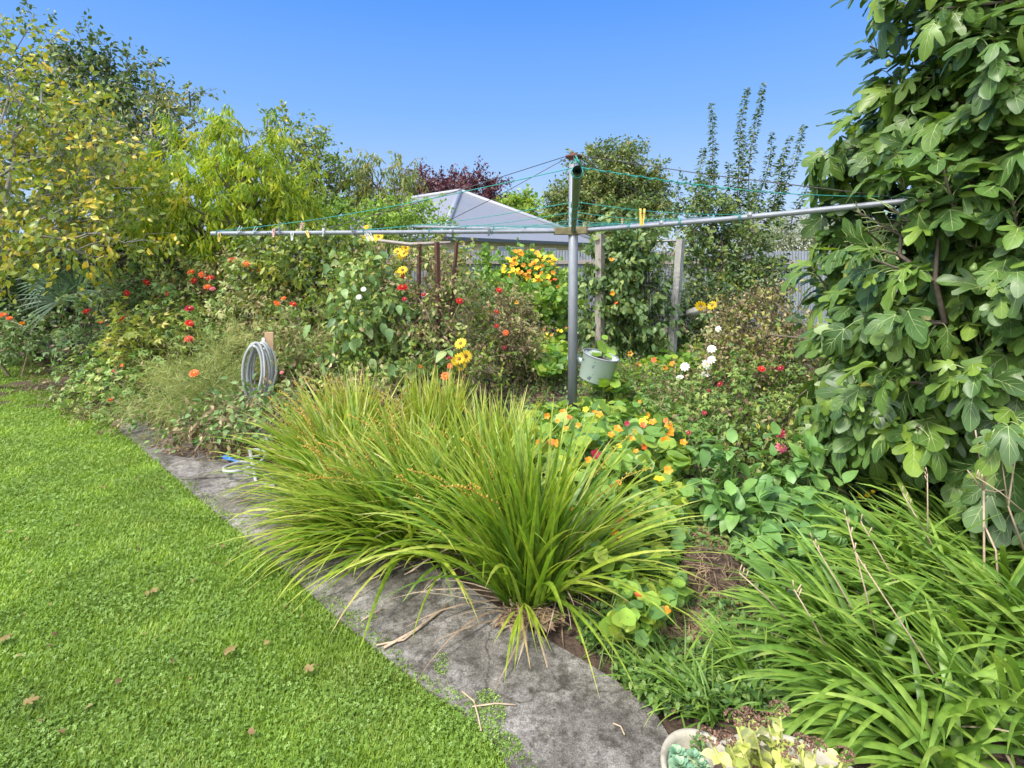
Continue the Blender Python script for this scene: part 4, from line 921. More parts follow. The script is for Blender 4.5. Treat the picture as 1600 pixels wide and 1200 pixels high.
tangle('small rounded bush with brown seed heads left of the clothesline post', [(790,500,7.2,42,45,.4,90),(775,545,7.1,35,40,.4,55),(815,540,7.1,25,45,.35,45)], gb(790,7.1), TM('tangle',11,.05)+[dry(16)],
  [(790,520,'orangered',.04),(776,509,'red',.03),(788,543,'darkred',.03),(776,487,'red',.035),(780,453,'red',.045)])
tangle('low leafy bush with coral blooms behind the seed strewn montbretia', [(700,590,5.5,45,35,.35,55),(740,570,5.9,35,35,.3,40)], gb(715,5.6), TM('plum',14,.055)+[dry(4)],
  [(656,573,'orangered_dahlia',.03),(703,572,'orangered_dahlia',.03),(702,559,'darkred',.03),(696,588,'orangered_dahlia',.04)])
tangle('small green bush filling the gap below the rusty posts', [(610,610,5.0,50,30,.3,40),(540,620,4.9,50,25,.3,40)], gb(600,4.9), TM('tangle',10,.06)+[dry(8)])
tangle('pale green self sown bush behind the withered bush by the fence', [(740,465,9.5,28,22,.5,45),(700,460,10,30,28,.5,50),(760,510,9,40,25,.5,50)], gb(735,9.5), TM('weed',16,.08)+TM('dahliablue',6,.09))
# tall yellow daisies
def daisies(label, stems_, base, Y):
    t = thing('yellow_daisy', label, 'flower', base); q = Geo(); lf = Geo()
    for (px,py,s) in stems_:
        e = P(px,py,Y+U(-.05,.05)); b0 = base+np.array([U(-.06,.06),U(-.06,.06),0]); mid = b0+(e-b0)*.55+np.array([(b0[0]-e[0])*.25,0,.12]); q = Geo(); q.tube([b0,mid,mid+(e-mid)*.6+[0,0,.02],e], [.007,.006,.005,.004], 5); q.build('stem','greenstem',t,base)
        put_flower(t, base, 'yellow_daisy', e+[0,-.02,0], s, (-e[0]*.1, -1, .35))
        n = 10; u = U(.25,.9,n)[:,None]; pp = b0+(mid-b0)*np.minimum(1,u*1.8)+(e-mid)*np.maximum(0,(u*1.8-1)/.8); a = U(0,6.28,n); ax = np.stack([np.cos(a),np.sin(a),-.3+0*a],1)
        lf.add(L_ovate, frames(ax, rvec(n)*.3+[0,0,1])*U(.09,.16,n)[:,None,None], pp, U(0,1,n))
    lf.build('leaves','dahliablue',t,base)
daisies('low yellow daisies leaning out right of the withered bush', [(720,536,.058),(718,560,.055),(728,556,.06),(720,570,.056),(712,563,.045)], gb(625,5.4), 5.25)
daisies('tall yellow daisies reaching the left pipe arm above the timber beam', [(583,372,.055),(592,370,.055),(573,370,.045),(574,355,.035),(634,387,.05),(622,393,.05),(628,399,.055),(632,396,.05),(578,408,.045),(623,428,.045)], gb(600,6.3), 6.2)
daisies('yellow daisies between the netted post and the brown dahlia', [(1094,478,.075),(1112,477,.072)], gb(1100,7.6), 7.4)
# fennel
def fennel(label, blobs, base, fl=()):
    return plant('fennel', label, 'fennel', blobs, base=base, leafs=[(L_thread,'fennel',90,.34,.11,.1,.5,.1,(0,1))], stem='greenstem', tip=.0022, flowers=fl, sides=3)
fennel('feathery fennel sprawling over the path edge beside the lawn', [(310,620,4.9,45,40,.3,40),(270,620,5.2,50,30,.3,32)], gb(305,5.0), [(303,583,'orangered',.035)])
fennel('feathery fennel clump just left of the coiled hose', [(360,570,5.5,40,42,.3,32),(345,620,5.1,40,35,.3,26)], gb(355,5.3))
fennel('thin fennel clump right behind the wooden stake', [(445,560,5.5,30,40,.25,20)], gb(440,5.5))
# low plants along the path
tangle('low dark green plants at the foot of the fennel', [(240,640,5.1,45,18,.2,30),(330,670,4.5,45,16,.2,30)], gb(300,4.6), TM('weed',10,.05)+[dry(8)], name='low_plant', cat='plant')
tangle('dark leafy clump under the hose coil', [(400,650,4.7,45,28,.25,45),(440,660,4.6,40,30,.25,40),(370,650,4.75,30,26,.2,30)], gb(410,4.6), TM('dahliablue',8,.07)+[dry(6)], name='low_plant', cat='plant')
tangle('orange flowered plant in the shade at the far left margin', [(25,520,7.6,45,28,.35,60),(-30,530,7.5,50,35,.4,50)], gb(20,7.6), TM('dahliablue',12,.07), [(5,492,'orangered',.04),(15,497,'orangered',.035),(35,505,'orange',.035),(-20,500,'orangered',.04)], name='orange_flowered_plant', cat='plant')
# dry broken stems by the hose
for (a,b_,lab) in (((322,690),(350,640),'pale bent dry stalk lying across the path left of the hose loop'),((300,700),(330,650),'thin dry twig curling over the path edge by the fennel')):
    q = Geo(); A = G(*a); Bp = P(b_[0],b_[1],A[1]+.1); q.tube([A+[0,0,.04],(A+Bp)/2+[.05,0,.03],Bp,Bp+[-.1,-.1,-.12]], .006, 5)
    tag(q.build('dry_stalk','drystem',None,tuple(A)), lab, 'stalk')

# ---------------------------------------------------------------- nasturtiums
def carpet(name, label, cat, regions, mat, size, fl=(), n=900, hts=(.12,.38), stalk=True, group=None, tmpl=None, leafn='leaves', flat=.75, hfun=None):
    reseed(label); base = G(regions[0][0], regions[0][1], 0); t = thing(name, label, cat, base)
    tot = sum(r[2]*r[3] for r in regions); lf = Geo(); stg = Geo()
    for (cx,cy,rx,ry) in regions:
        m = int(n*rx*ry/tot); a = U(0,2*np.pi,m); r = np.sqrt(U(0,1,m)); px = cx+rx*r*np.cos(a); py = cy+ry*r*np.sin(a)
        h = U(0,1,m)**.6*(hts[1]-hts[0])+hts[0]; h *= (.55+.45*np.sqrt(np.maximum(0,1-r**3)))
        h *= .85+.3*np.sin(px*.05+cy)*np.sin(py*.07+1)
        Y = (EYE-h)*F/(py-HZ); x = (px-800)/F*Y; p = np.stack([x,Y,h],1)
        nr = unit(rvec(m)*(1-flat)+np.array([-.05,-.12,1])*flat); s = size*U(.55,1.25,m)
        lf.add(tmpl or L_round, frames(rvec(m), nr)*s[:,None,None], p, U(0,1,m))
        if stalk:
            k = U(0,1,m) < .7; pk = p[k]; q0 = pk*[1,1,0]+NRM(size=pk.shape)*[.06,.06,0]
            stg.tubes(np.stack([q0,(q0+pk)/2+NRM(size=pk.shape)*.015,pk],1), np.tile([.002,.0018,.0016],(len(pk),1)), 3)
    lf.build(leafn, mat, t, base)['kind'] = 'stuff'
    if stalk: stg.build('leaf_stalks','greenstem',t,base)['kind'] = 'stuff'
    for f in fl:
        px,py,kind = f[:3]; hh = f[4] if len(f) > 4 else hts[1]*.95; put_flower(t, base, kind, G(px,py,hh), (f[3] if len(f) > 3 else .032)*U(.85,1.15))
    return t
def rfl(n, cx, cy, rx, ry, kinds, s):
    out = []
    for _ in range(n):
        a = U(0,6.28); r = math.sqrt(U(0,1)); out.append((cx+rx*r*math.cos(a), cy+ry*r*math.sin(a), kinds[rng.integers(len(kinds))], s))
    return out
KO = ['orange_nast','orange_nast','yellow_nast','orange_nast','orange_nast','orangered_nast']
fl = [(843,692,'orange_nast',.036),(861,690,'orange_nast',.036),(905,692,'orange_nast',.04),(1040,690,'orange_nast',.045),(962,714,'orange_nast',.036),(931,711,'darkred_nast',.04),(1044,735,'orange_nast',.036),(1030,750,'yellow_nast',.036),(880,645,'orange_nast',.034),(937,648,'orange_nast',.034),(965,670,'orange_nast',.036),(955,680,'orange_nast',.036),(1005,660,'yellow_nast',.04),(1020,660,'orange_nast',.04),(1045,665,'orange_nast',.036),(915,640,'yellow_nast',.03),(980,662,'darkred_nast',.03),(930,645,'orange_nast',.036),(1068,692,'orange_nast',.03),(920,720,'orange_nast',.03),(885,670,'orange_nast',.03),(855,650,'orange_nast',.03)]
carpet('nasturtium_patch','sunny nasturtium patch with orange flowers around the foot of the clothesline post','nasturtium',[(930,700,115,55),(1010,695,80,50),(860,660,55,30),(960,645,100,24),(890,760,60,40)],'nast',.062,fl+rfl(22,950,680,110,45,KO,.026),1500,(.10,.34))
carpet('nasturtium_patch','lower nasturtium trail running down between the montbretia and the leafy plants','nasturtium',[(970,780,90,60),(1025,830,50,60),(1015,915,55,60),(930,850,60,60),(1040,780,50,40),(985,980,40,25)],'nast',.034,[(1040,955,'orange_nast',.022),(997,930,'orangered_nast',.021),(900,800,'orange_nast',.032),(968,816,'orangered_nast',.03),(877,790,'yellow_nast',.03)]+rfl(6,950,790,70,50,KO,.024),1700,(.05,.26))
carpet('nasturtium_patch','bright green nasturtium bank behind the post in full light','nasturtium',[(855,500,55,32),(830,545,60,30),(880,470,40,18),(860,560,40,25),(760,480,40,20)],'nastback',.058,rfl(14,860,500,45,50,KO,.035),1700,(.1,.42))
carpet('nasturtium_patch','nasturtium bank at the foot of the bean frame right of the bucket','nasturtium',[(1010,565,80,30),(1060,550,55,28),(970,592,60,20),(1020,535,60,18)],'nastback',.055,[(922,570,'orange_nast',.035),(940,568,'orange_nast',.035),(1022,563,'orangered_nast',.04),(1051,569,'orange_nast',.04),(950,592,'orange_nast',.03),(985,553,'orange_nast',.04),(1040,575,'orange_nast',.035),(997,570,'orange_nast',.035)],1300,(.12,.42))
carpet('nasturtium_patch','light green nasturtium patch between the bucket and the crimson spent dahlia','nasturtium',[(1030,640,70,26),(1090,660,50,30),(1010,610,60,18)],'nast',.05,[(1000,628,'orange_nast',.026),(1052,648,'yellow_nast',.024),(985,640,'orange_nast',.026)],700,(.08,.26))
nb = [(828,428,12.4,34,28,.5,130),(805,465,12,50,22,.6,100),(860,465,12,40,22,.6,80),(768,412,12.8,14,14,.3,12),(760,455,12.5,30,25,.5,45)]
nf = [(px,py,k_,.062,11.38+U(-.1,.1)) for (px,py,k_,_) in rfl(66,828,415,44,28,['yellow_nast','orange_nast','yellow_nast'],.06)+rfl(24,830,450,60,25,['orange_nast','orangered_nast'],.05)]
plant('nasturtium_climber','nasturtium climbing the back fence covered in yellow and orange flowers','nasturtium',nb,base=gb(825,12.3),leafs=[(L_round,'nast',20,.40,.050,.1,1,.3,(0,.9))],stem='greenstem',flowers=nf,tip=.003)
tangle('grey green nasturtium bank along the fence left of the flowering climber', [(770,470,11,45,22,.5,70),(730,470,11.5,30,22,.5,50),(840,475,10.5,50,18,.5,70)], gb(770,11), [(L_round,'nast',14,.35,.06,.1,1,.35,(0,1))], rfl(10,780,468,60,16,['orange_nast'],.05), name='nasturtium_patch', cat='nasturtium')
so_ = thing('seedling', 'bright round leaved seedlings sprouting behind the green tub', 'seedling', P(942,560,5.62)); q = Geo()
for (px,py,s_) in ((941,541,.075),(952,550,.07),(932,553,.05),(945,527,.035)):
    e = P(px,py,5.6); q.add(L_round, frames(rvec(1), np.array([[.1,-.75,.7]]))*s_, e[None], U(.4,.9,1)); qs = Geo(); qs.tube([P(940,565,5.62),(e+P(940,565,5.62))/2,e], .004, 4); qs.build('stalk','greenstem',so_,so_.location)
q.build('leaves','nastback',so_,so_.location)

# bean frame
plant('runner_bean', 'tall runner bean covering the weathered timber post right of the clothesline', 'bean vine', [(970,420,7.8,45,55,.4,110),(1000,480,7.7,45,60,.4,110),(950,480,7.8,35,60,.35,70),(985,365,8.0,40,25,.35,35),(965,340,8.0,18,22,.2,12),(1005,430,8.0,15,30,.3,20)],
  base=gb(970,7.8), leafs=[(L_ovate,'bean',16,.30,.10,.7,.8,.4,(0,.95)),(L_mid,'plum',4,.3,.06,.4,.9,.4,(0,1))], stem='darkstem', flowers=[(956,406,'orange_nast',.04),(957,458,'orange_nast',.045),(963,474,'orangered_nast',.03),(1003,373,'yellow_nast',.04)], tip=.003)
tangle('wispy vines and dry stems strung between the bean frame and the netted post', [(1030,420,8.3,30,45,.3,40),(1040,390,8.4,30,20,.3,20)], gb(1030,8.3), TM('pale',7,.05)+TM('tangle',5,.06), name='vine', cat='vine')
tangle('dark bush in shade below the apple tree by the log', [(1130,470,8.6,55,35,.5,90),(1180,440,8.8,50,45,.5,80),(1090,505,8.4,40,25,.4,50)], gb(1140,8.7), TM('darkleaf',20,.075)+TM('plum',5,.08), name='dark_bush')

# ---------------------------------------------------------------- right side bushes
dahlia('brown withered dahlia bush full of dry seed heads left of the fig tree', [(1200,510,5.5,65,55,.45,110),(1170,570,5.3,55,40,.4,70),(1240,560,5.3,40,50,.35,60),(1150,500,5.7,35,30,.3,30)], gb(1195,5.4), 'tangle',
  [(1212,574,'darkred',.03),(1190,577,'red',.03)], [dry(13,'brown',.042),dry(3,'drystem',.03),(L_mid,'yelgreen',4,.25,.05,.3,.9,.4,(0,1))], m=3, size=.07)
dahlia('green dahlia bush with white blooms facing the clothesline post', [(1115,570,5.6,30,45,.3,45),(1085,610,5.4,35,25,.25,30)], gb(1110,5.5), 'tangle',
  [(1112,545,'white',.05),(1112,562,'white',.045),(1104,570,'white',.055),(1102,585,'white',.04),(1062,590,'white',.038),(1070,573,'white',.045),(1122,515,'white',.035)], [dry(7)], m=5, size=.06)
dahlia('dahlia bush with drooping dark crimson spent blooms below the brown bush', [(1160,620,4.9,65,50,.4,90),(1110,650,4.8,40,35,.3,45),(1220,620,4.9,45,45,.35,50)], gb(1160,4.8), 'dahlia',
  [(1107,611,'darkred_spike',.03),(1101,645,'darkred',.022),(1078,675,'darkred',.03),(1177,698,'darkred',.025),(1190,576,'red',.03),(1125,600,'darkred',.025),(1220,575,'darkred',.035)], [dry(3)], m=14, size=.072)
dahlia('leafy dahlia bush bearing a pink bloom beneath the fig branches', [(1230,690,4.2,60,50,.35,75),(1280,720,3.9,55,45,.3,60),(1180,700,4.2,45,40,.3,50)], gb(1235,4.1), 'dahlia',
  [(1221,700,'pink',.045),(1219,677,'darkred',.035),(1276,697,'pink',.022),(1278,764,'darkred',.02)], [(L_mid,'plum',5,.2,.05,.3,.9,.4,(0,1)),dry(2)], m=11, size=.06)
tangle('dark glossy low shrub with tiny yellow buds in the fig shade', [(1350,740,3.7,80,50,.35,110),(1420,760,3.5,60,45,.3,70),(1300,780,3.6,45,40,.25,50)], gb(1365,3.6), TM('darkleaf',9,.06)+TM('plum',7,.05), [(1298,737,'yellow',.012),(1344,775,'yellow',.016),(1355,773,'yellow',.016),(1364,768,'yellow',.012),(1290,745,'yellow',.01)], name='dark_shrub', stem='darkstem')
tangle('low grey brown bush between the bucket and the brown dahlia', [(1000,600,6.0,50,24,.35,70),(1060,615,5.8,45,24,.3,55),(960,600,6.1,35,20,.3,45)], gb(1010,5.95), TM('weed',14,.035)+[dry(4,'brown',.035),(L_mid,'nastback',8,.25,.04,.3,.9,.4,(0,1))], name='low_bush')
tangle('mixed weeds and dark stems right of the sunny nasturtiums', [(1090,700,4.4,40,30,.25,45),(1110,740,4.1,40,25,.25,40),(1070,640,5.0,40,22,.25,40)], gb(1095,4.35), TM('weed',24,.045)+[dry(3,'brown',.035)], [(1076,676,'darkred',.022),(1098,660,'darkred',.018)], name='low_bush')
def ovates(label, blobs, base, n=9, size=.115):
    return plant('broad_leaved_plant', label, 'plant', blobs, base=base, leafs=[(L_ovate,'ovate',n,.22,size,.5,.7,.7,(0,1))], stem='greenstem', tip=.0035, twig=True)
ovates('broad leaved green plant rising tallest right of the soil mound', [(1170,770,3.35,50,45,.25,30),(1150,830,3.1,45,35,.2,22)], gb(1170,3.1))
ovates('broad leaved green plant with pale leaves beside the pink dahlia', [(1240,760,3.3,50,42,.25,28),(1280,820,3.0,50,40,.22,28)], gb(1255,2.95), 9, .12)
ovates('broad leaved plant lowest beside the daylily tips', [(1220,870,2.75,55,35,.18,22),(1230,910,2.62,35,25,.15,14)], gb(1220,2.6), 8, .115)

# ---------------------------------------------------------------- montbretia (crocosmia) clumps
def croc(label, base, n, L, lean, spread, tilt=(.05,.75), bend=(.3,1.3), seeds=8, wdt=.013, rr=(0,1), leanw=.6):
    reseed(label); t = thing('montbretia_clump', label, 'montbretia', base); q = Geo()
    a = U(0,2*np.pi,n); r = np.sqrt(U(0,1,n))*spread
    b = np.array(base)+np.stack([r*np.cos(a),r*np.sin(a),np.full(n,.0)],1)
    az_ = np.where(U(0,1,n) < leanw, lean+NRM(size=n)*.55, U(0,2*np.pi,n)); tl = U(*tilt,n); bd = U(*bend,n)*(.4+tl)
    rn = np.clip(U(rr[0],rr[1],n),0,1)
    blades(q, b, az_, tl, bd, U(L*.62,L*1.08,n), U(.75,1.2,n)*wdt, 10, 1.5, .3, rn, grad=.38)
    q.build('leaves','croc',t,base)
    dq = Geo(); m = 34; blades(dq, np.array(base)+NRM(size=(m,3))*[spread*.6,spread*.6,0], lean+NRM(size=m)*1.1, U(.7,1.35,m), U(.2,1.1,m), U(L*.3,L*.75,m), U(.006,.013,m), 7, 1.2, .3); dq.build('dead_leaves','drystem',t,base)
    ss = Geo(); sd_ = Geo(); m = seeds
    if m:
        bb = np.array(base)+NRM(size=(m,3))*[spread*.5,spread*.5,0]; az2 = lean+NRM(size=m)*.8; 
        c = blades(ss, bb, az2, U(.1,.5,m), U(.5,1.3,m), U(L*.9,L*1.12,m), np.full(m,.004), 12, 1.6)
        ss.build('seed_stems','croc',t,base)
        for i in range(m):
            sd_ = Geo()
            for j in range(8,12):
                for k_ in range(4):
                    u = k_/4; p = c[i,j-1]+(c[i,j]-c[i,j-1])*u+NRM(size=3)*.005; rr_ = U(.004,.0075)
                    sd_.lathe([(0,rr_*1.2),(rr_,0),(0,-rr_*1.1)], tuple(p), 5, U(0,1))
            sd_.tube(c[i,7:], [.0016]*5, 4); sd_.build('seed_head','crocseed',t,base)
    return t
W_ = math.pi
CR = [('front montbretia clump rooted at the edge of the path slab',(G(828,945)),310,1.02,2.9,.10,(.02,.75),(.2,1.4),4,.022,.35),
 ('montbretia clump arching right towards the nasturtium trail',(G(850,925)),120,.98,-.2,.09,(.5,1.2),(.3,1.2),2,.019,.9),
 ('montbretia clump just behind and left of the front one',(G(750,870)),320,.94,2.9,.14,(.05,1.0),(.4,1.4),4,.022,.6),
 ('montbretia clump spilling left over the middle of the path',(G(650,862)),330,.94,3.1,.14,(.3,1.15),(.4,1.4),5,.021,.8),
 ('montbretia clump spilling over the lawn edge, lowest and furthest left',(G(575,850)),340,.84,3.3,.15,(.4,1.15),(.4,1.3),7,.020,.85),
 ('montbretia clump reaching left towards the hose loop',(G(535,780)),330,.96,3.05,.16,(.2,1.1),(.3,1.2),8,.021,.8),
 ('upright yellow tipped montbretia clump at the back left of the group',(G(560,730)),310,.84,2.6,.2,(.03,.7),(.2,.9),9,.019,.5),
 ('upright montbretia clump at the back of the group nearest the yellow daisies',(G(680,735)),310,.84,2.1,.2,(.02,.45),(.1,.7),8,.023,.35),
 ('montbretia clump at the centre of the group between the back and front clumps',(G(650,790)),300,.76,2.8,.2,(.05,.8),(.3,1.1),6,.021,.5),
 ('montbretia clump on the right rear of the group beside the nasturtium leaves',(G(775,800)),230,.84,1.9,.12,(.02,.45),(.2,.8),4,.020,.4)]
RR = [(0,.85),(.3,1),(0,.85),(.05,.95),(.1,1),(.2,1),(.4,1),(.45,1),(.3,1),(.2,1)]
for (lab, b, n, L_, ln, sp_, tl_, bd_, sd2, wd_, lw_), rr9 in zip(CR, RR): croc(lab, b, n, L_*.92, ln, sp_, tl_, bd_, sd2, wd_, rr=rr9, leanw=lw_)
# loose fallen tuft on the slab
b = G(815,985); t = thing('cut_tuft','small loose tuft of strap leaves drooping straight down the path slab','leaf tuft',b); q = Geo(); n = 9
blades(q, np.tile(b+[0,0,.10],(n,1))+NRM(size=(n,3))*.012, U(-1.85,-1.3,n), U(.9,1.2,n), U(.9,1.1,n), U(.25,.42,n), np.full(n,.012), 8, .8, .3, U(.5,1,n)); q.build('leaves','croc',t,b)

# ---------------------------------------------------------------- daylilies
def lily(label, base, n, L, lean, spread, lw=.6, dead=1, tilt=(.35,1.2), bend=(.7,1.7), w_=.031):
    reseed(label); t = thing('daylily_clump', label, 'daylily', base); q = Geo(); a = U(0,2*np.pi,n); r = np.sqrt(U(0,1,n))*spread
    b = np.array(base)+np.stack([r*np.cos(a),r*np.sin(a),0*r],1); az_ = np.where(U(0,1,n) < lw, lean+NRM(size=n)*.55, U(0,2*np.pi,n)); tl = U(*tilt,n)
    rn = U(0,.9,n)
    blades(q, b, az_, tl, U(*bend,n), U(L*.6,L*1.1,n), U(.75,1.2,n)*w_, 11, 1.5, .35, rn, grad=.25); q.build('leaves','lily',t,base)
    if dead:
        dq = Geo(); m = dead*6; bb = np.array(base)+NRM(size=(m,3))*[spread*.7,spread*.7,0]
        blades(dq, bb, lean+NRM(size=m)*1.2, U(.8,1.3,m), U(.2,.8,m), U(L*.4,L*.8,m), np.full(m,.011), 7, 1.2, .3); dq.build('dead_leaves','drystem',t,base)
    return t
LL = [('daylily clump at the bottom edge right of the sedum bowl',G(1450,1210),90,.5,2.9,.12),
 ('daylily clump nearest the camera in the bottom right corner',G(1560,1150),110,.62,2.9,.12),
 ('daylily clump just behind the yellow sedum bowl',G(1400,1130),120,.60,2.95,.12),
 ('daylily clump arching left in the middle of the daylily bank',G(1480,1030),130,.66,2.9,.14),
 ('daylily clump at the right edge below the dead forked stalk',G(1620,1040),110,.66,2.7,.14),
 ('daylily clump behind the middle one with long dead stalks',G(1470,940),130,.66,2.8,.15),
 ('daylily clump at the top of the bank against the fig shade',G(1570,930),120,.62,2.5,.15),
 ('daylily clump at the right rear under the fig tree',G(1500,850),110,.60,2.4,.16),
 ('daylily clump furthest left, its tips over bare soil',G(1330,1040),110,.55,2.95,.12),
 ('daylily clump upper left of the bank beside the broad leaved plant',G(1380,930),110,.55,2.9,.13),
 ('daylily clump outermost right with upright blades',G(1690,930),100,.62,2.3,.15)]
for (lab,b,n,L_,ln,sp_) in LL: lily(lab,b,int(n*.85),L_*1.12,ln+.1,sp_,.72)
lily('small narrow leaved clump beside the succulent pot', G(1110,1125), 60, .26, 2.8, .05, .35, 0, (.3,1.1), (.6,1.5), .009)
lily('small narrow leaved clump left of the bare soil', G(1060,1090), 50, .30, 2.8, .06, .4, 0, (.3,1.1), (.6,1.5), .009)
lily('thin grassy clump in the bed above the succulent pot', G(1180,1075), 70, .34, 2.9, .07, .5, 0, (.3,1.1), (.6,1.5), .010)
# dead flower stalks
for (x0,y0,x1,y1,Yb,lab) in (
 (1235,975,1155,895,2.3,'dead stalk furthest left, leaning left over the soil'),
 (1300,1030,1240,920,2.2,'dark dead stalk leaning left of the tall thin one'),
 (1362,1010,1270,845,2.35,'thin dead stalk with pale tip leaning left above the daylilies'),
 (1382,1045,1322,808,2.35,'straight dead stalk standing in the middle of the daylilies'),
 (1512,1140,1335,862,2.1,'long thick dead stalk leaning far left out of the front daylilies'),
 (1440,985,1345,815,2.6,'slender dead stalk behind the long thick one'),
 (1500,935,1410,770,2.8,'curved brown dead stalk against the fig shade'),
 (1450,850,1449,740,3.0,'short upright dead stalk in front of the dark shrub'),
 (1600,800,1525,745,2.7,'dead stalk slanting in from the right edge')):
    Yb *= .86; A = P(x0,y0,Yb); A[2] = max(A[2], .02); Bp = P(x1,y1,Yb); q = Geo(); mid = (A+Bp)/2+np.array([0,0,.01]); q.tube([A,mid,Bp], [.0032,.0028,.0022], 6)
    for k_ in range(3): q.tube([Bp-(Bp-A)*.06*k_, Bp-(Bp-A)*.06*k_+np.array([U(-.02,.02),0,.03])], [.0018,.0024], 5)
    tag(q.build('dead_stalk','drystem',None,tuple(A)), lab, 'stalk')
A = P(1537,1010,2.5); t = thing('forked_dead_stalk','tall pale dead stalk forking into twigs at the right under the fig tree','stalk',A); q = Geo()
tp_ = P(1537,765,2.5); q.tube([A,P(1538,900,2.5),tp_], [.0055,.005,.004], 7)
for (x,y) in ((1524,672),(1545,680),(1512,735),(1570,765)): q.tube([tp_,(tp_+P(x,y,2.48))/2+[.004,0,-.01],P(x,y,2.48)], [.0045,.0035,.003], 6)
q.tube([P(1538,820,2.5),P(1556,860,2.45),P(1562,950,2.45)], [.004,.0045,.005], 6); q.build('stems','drystem',t,A)
A = P(1600,860,2.4); q = Geo(); q.tube([A,P(1575,790,2.4),P(1590,690,2.4)],[.005,.004,.003],6); q.tube([P(1575,790,2.4),P(1560,690,2.4),P(1552,700,2.4)],[.004,.003,.002],6)
tag(q.build('dead_stalk','drystem',None,tuple(A)),'pale branching dead stalk at the right picture edge beside the fork','stalk')

# ---------------------------------------------------------------- ground cover, litter, soil mound
def scatter_px(regions, n):
    tot = sum(r[2]*r[3] for r in regions); out = []
    for (cx,cy,rx,ry) in regions:
        m = int(n*rx*ry/tot); a = U(0,2*np.pi,m); r = np.sqrt(U(0,1,m)); px = cx+rx*r*np.cos(a); py = cy+ry*r*np.sin(a)
        Y = EYE*F/(py-HZ); out.append(np.stack([(px-800)/F*Y, Y, 0*Y], 1))
    return np.concatenate(out)
p = scatter_px([(1090,760,60,50),(1060,820,40,40),(1450,1120,150,80),(1250,1110,90,40),(1350,1000,120,70),(1060,680,60,30),(960,1000,60,35),(1090,1080,110,50),(1010,1060,50,40),(1130,940,60,50),(1180,1000,80,60),(1100,680,90,60),(1120,860,50,40),(1085,905,40,40),(740,590,60,15),(1300,950,120,80)], 26000)
p[:,2] = U(.02,.09,len(p)); n = len(p); q = Geo()
q.add(L_ovate, frames(rvec(n)+[0,0,.2], rvec(n)*.5+[0,0,1])*(U(.016,.038,n)[:,None,None]), p, U(0,1,n)); tag(q.build('ground_cover','weed'), 'low green weeds covering the bed soil', 'weeds', kind='stuff')
X_ = U(-6,6,26000); Y_ = U(1.7,12,26000); k = (X_ > bed_x(Y_)+.12); p = np.stack([X_[k],Y_[k],np.full(k.sum(),.05)],1); n = len(p); p[:,2] += U(0,.05,n); q = Geo()
q.add(L_ovate, frames(rvec(n)+[0,0,.2], rvec(n)*.5+[0,0,1])*(U(.03,.06,n)[:,None,None]), p, U(0,1,n)); tag(q.build('undergrowth','weed'), 'sparse undergrowth between the bushes of the bed', 'weeds', kind='stuff')
p = scatter_px([(1100,890,60,50),(1090,940,60,40),(790,620,85,22),(1100,900,60,40),(1110,1000,90,60),(1200,960,60,40),(830,985,50,14),(300,700,60,22),(360,715,40,14),(90,590,60,45),(130,640,40,25),(800,600,60,16),(60,560,70,18),(1350,900,150,90)], 14000)
X2 = U(-6,6,9000); Y2 = U(1.7,12,9000); k = (X2 > bed_x(Y2)+.05); p = np.vstack([p, np.stack([X2[k],Y2[k],0*X2[k]],1)])
n = len(p); p[:,2] = .036+U(0,.03,n); q = Geo(); q.add(L_far, frames(rvec(n)*[1,1,.15], rvec(n)*.35+[0,0,1])*(U(.015,.05,n)[:,None,None]), p, U(0,1,n))
m = n//2; q.add(leaf(.035,.2,.1,2), frames(rvec(m)*[1,1,.12], rvec(m)*.35+[0,0,1])*(U(.03,.085,m)[:,None,None]), p[:m]+[0,0,.012], U(.4,1,m))
tag(q.build('leaf_litter','litter'), 'brown dead leaves and straw littering the bed and path edge', 'leaf litter', kind='stuff')
mc = G(1110,925); q = Geo(); nu, nv = 40, 24; th = np.linspace(0,2*np.pi,nu+1); ph = np.linspace(0,np.pi/2,nv)
rr_ = 1+.10*np.sin(5*th)[None]*np.sin(3*ph)[:,None]+.05*np.sin(11*th+2)[None]+.0
A = np.stack([np.sin(ph)[:,None]*np.cos(th)*rr_*.20, np.sin(ph)[:,None]*np.sin(th)*rr_*.20, np.cos(ph)[:,None]*.17*(1+.0*th)[None]],-1); A = A*(1+.06*NRM(size=A.shape[:2]+(1,)))+mc; A[:,-1] = A[:,0]; A[0] = A[0,0]
q.strips(A[None], np.array([.5])); t = thing('soil_mound','dark mound of crumbly soil topped with dry straw beside the broad leaved plants','mound',mc); q.build('soil','soil',t,mc)
n = 900; d = rvec(n); d[:,2] = abs(d[:,2]); pp = mc+d*[.205,.205,.205]; q = Geo(); k = (d[:,0] > -.6); q.add(leaf(.025,.2,.3,2), frames(np.cross(d,rvec(n)), d+.3*rvec(n))[k]*(U(.03,.08,n)[k][:,None,None]), pp[k], U(.2,1,n)[k]); q.build('straw','litter',t,mc)
# twigs on the path
for (pts_, lab, r_) in ([(600,1012),(648,985),(700,945)],'long brown cane lying across the slab under the montbretia',.006),([(588,1008),(630,1000),(668,972)],'shorter brown cane beside the long one on the slab',.004),([(722,1080),(741,1096),(747,1118),(752,1142)],'thin bent twig by the mossy slab edge',.003),([(738,1104),(775,1099),(806,1101)],'short straight twig crossing the bent one',.003),([(958,1130),(970,1135),(976,1148)],'tiny curled twig alone on the bare slab',.0025),([(565,970),(580,960),(597,951)],'pale straw at the corner of lawn and slab',.003):
    q = Geo(); P3 = [G(a_,b_,.034+r_) for a_,b_ in pts_]; q.tube(P3, r_, 5); tag(q.build('twig','drystem',None,tuple(P3[0])), lab, 'twig')
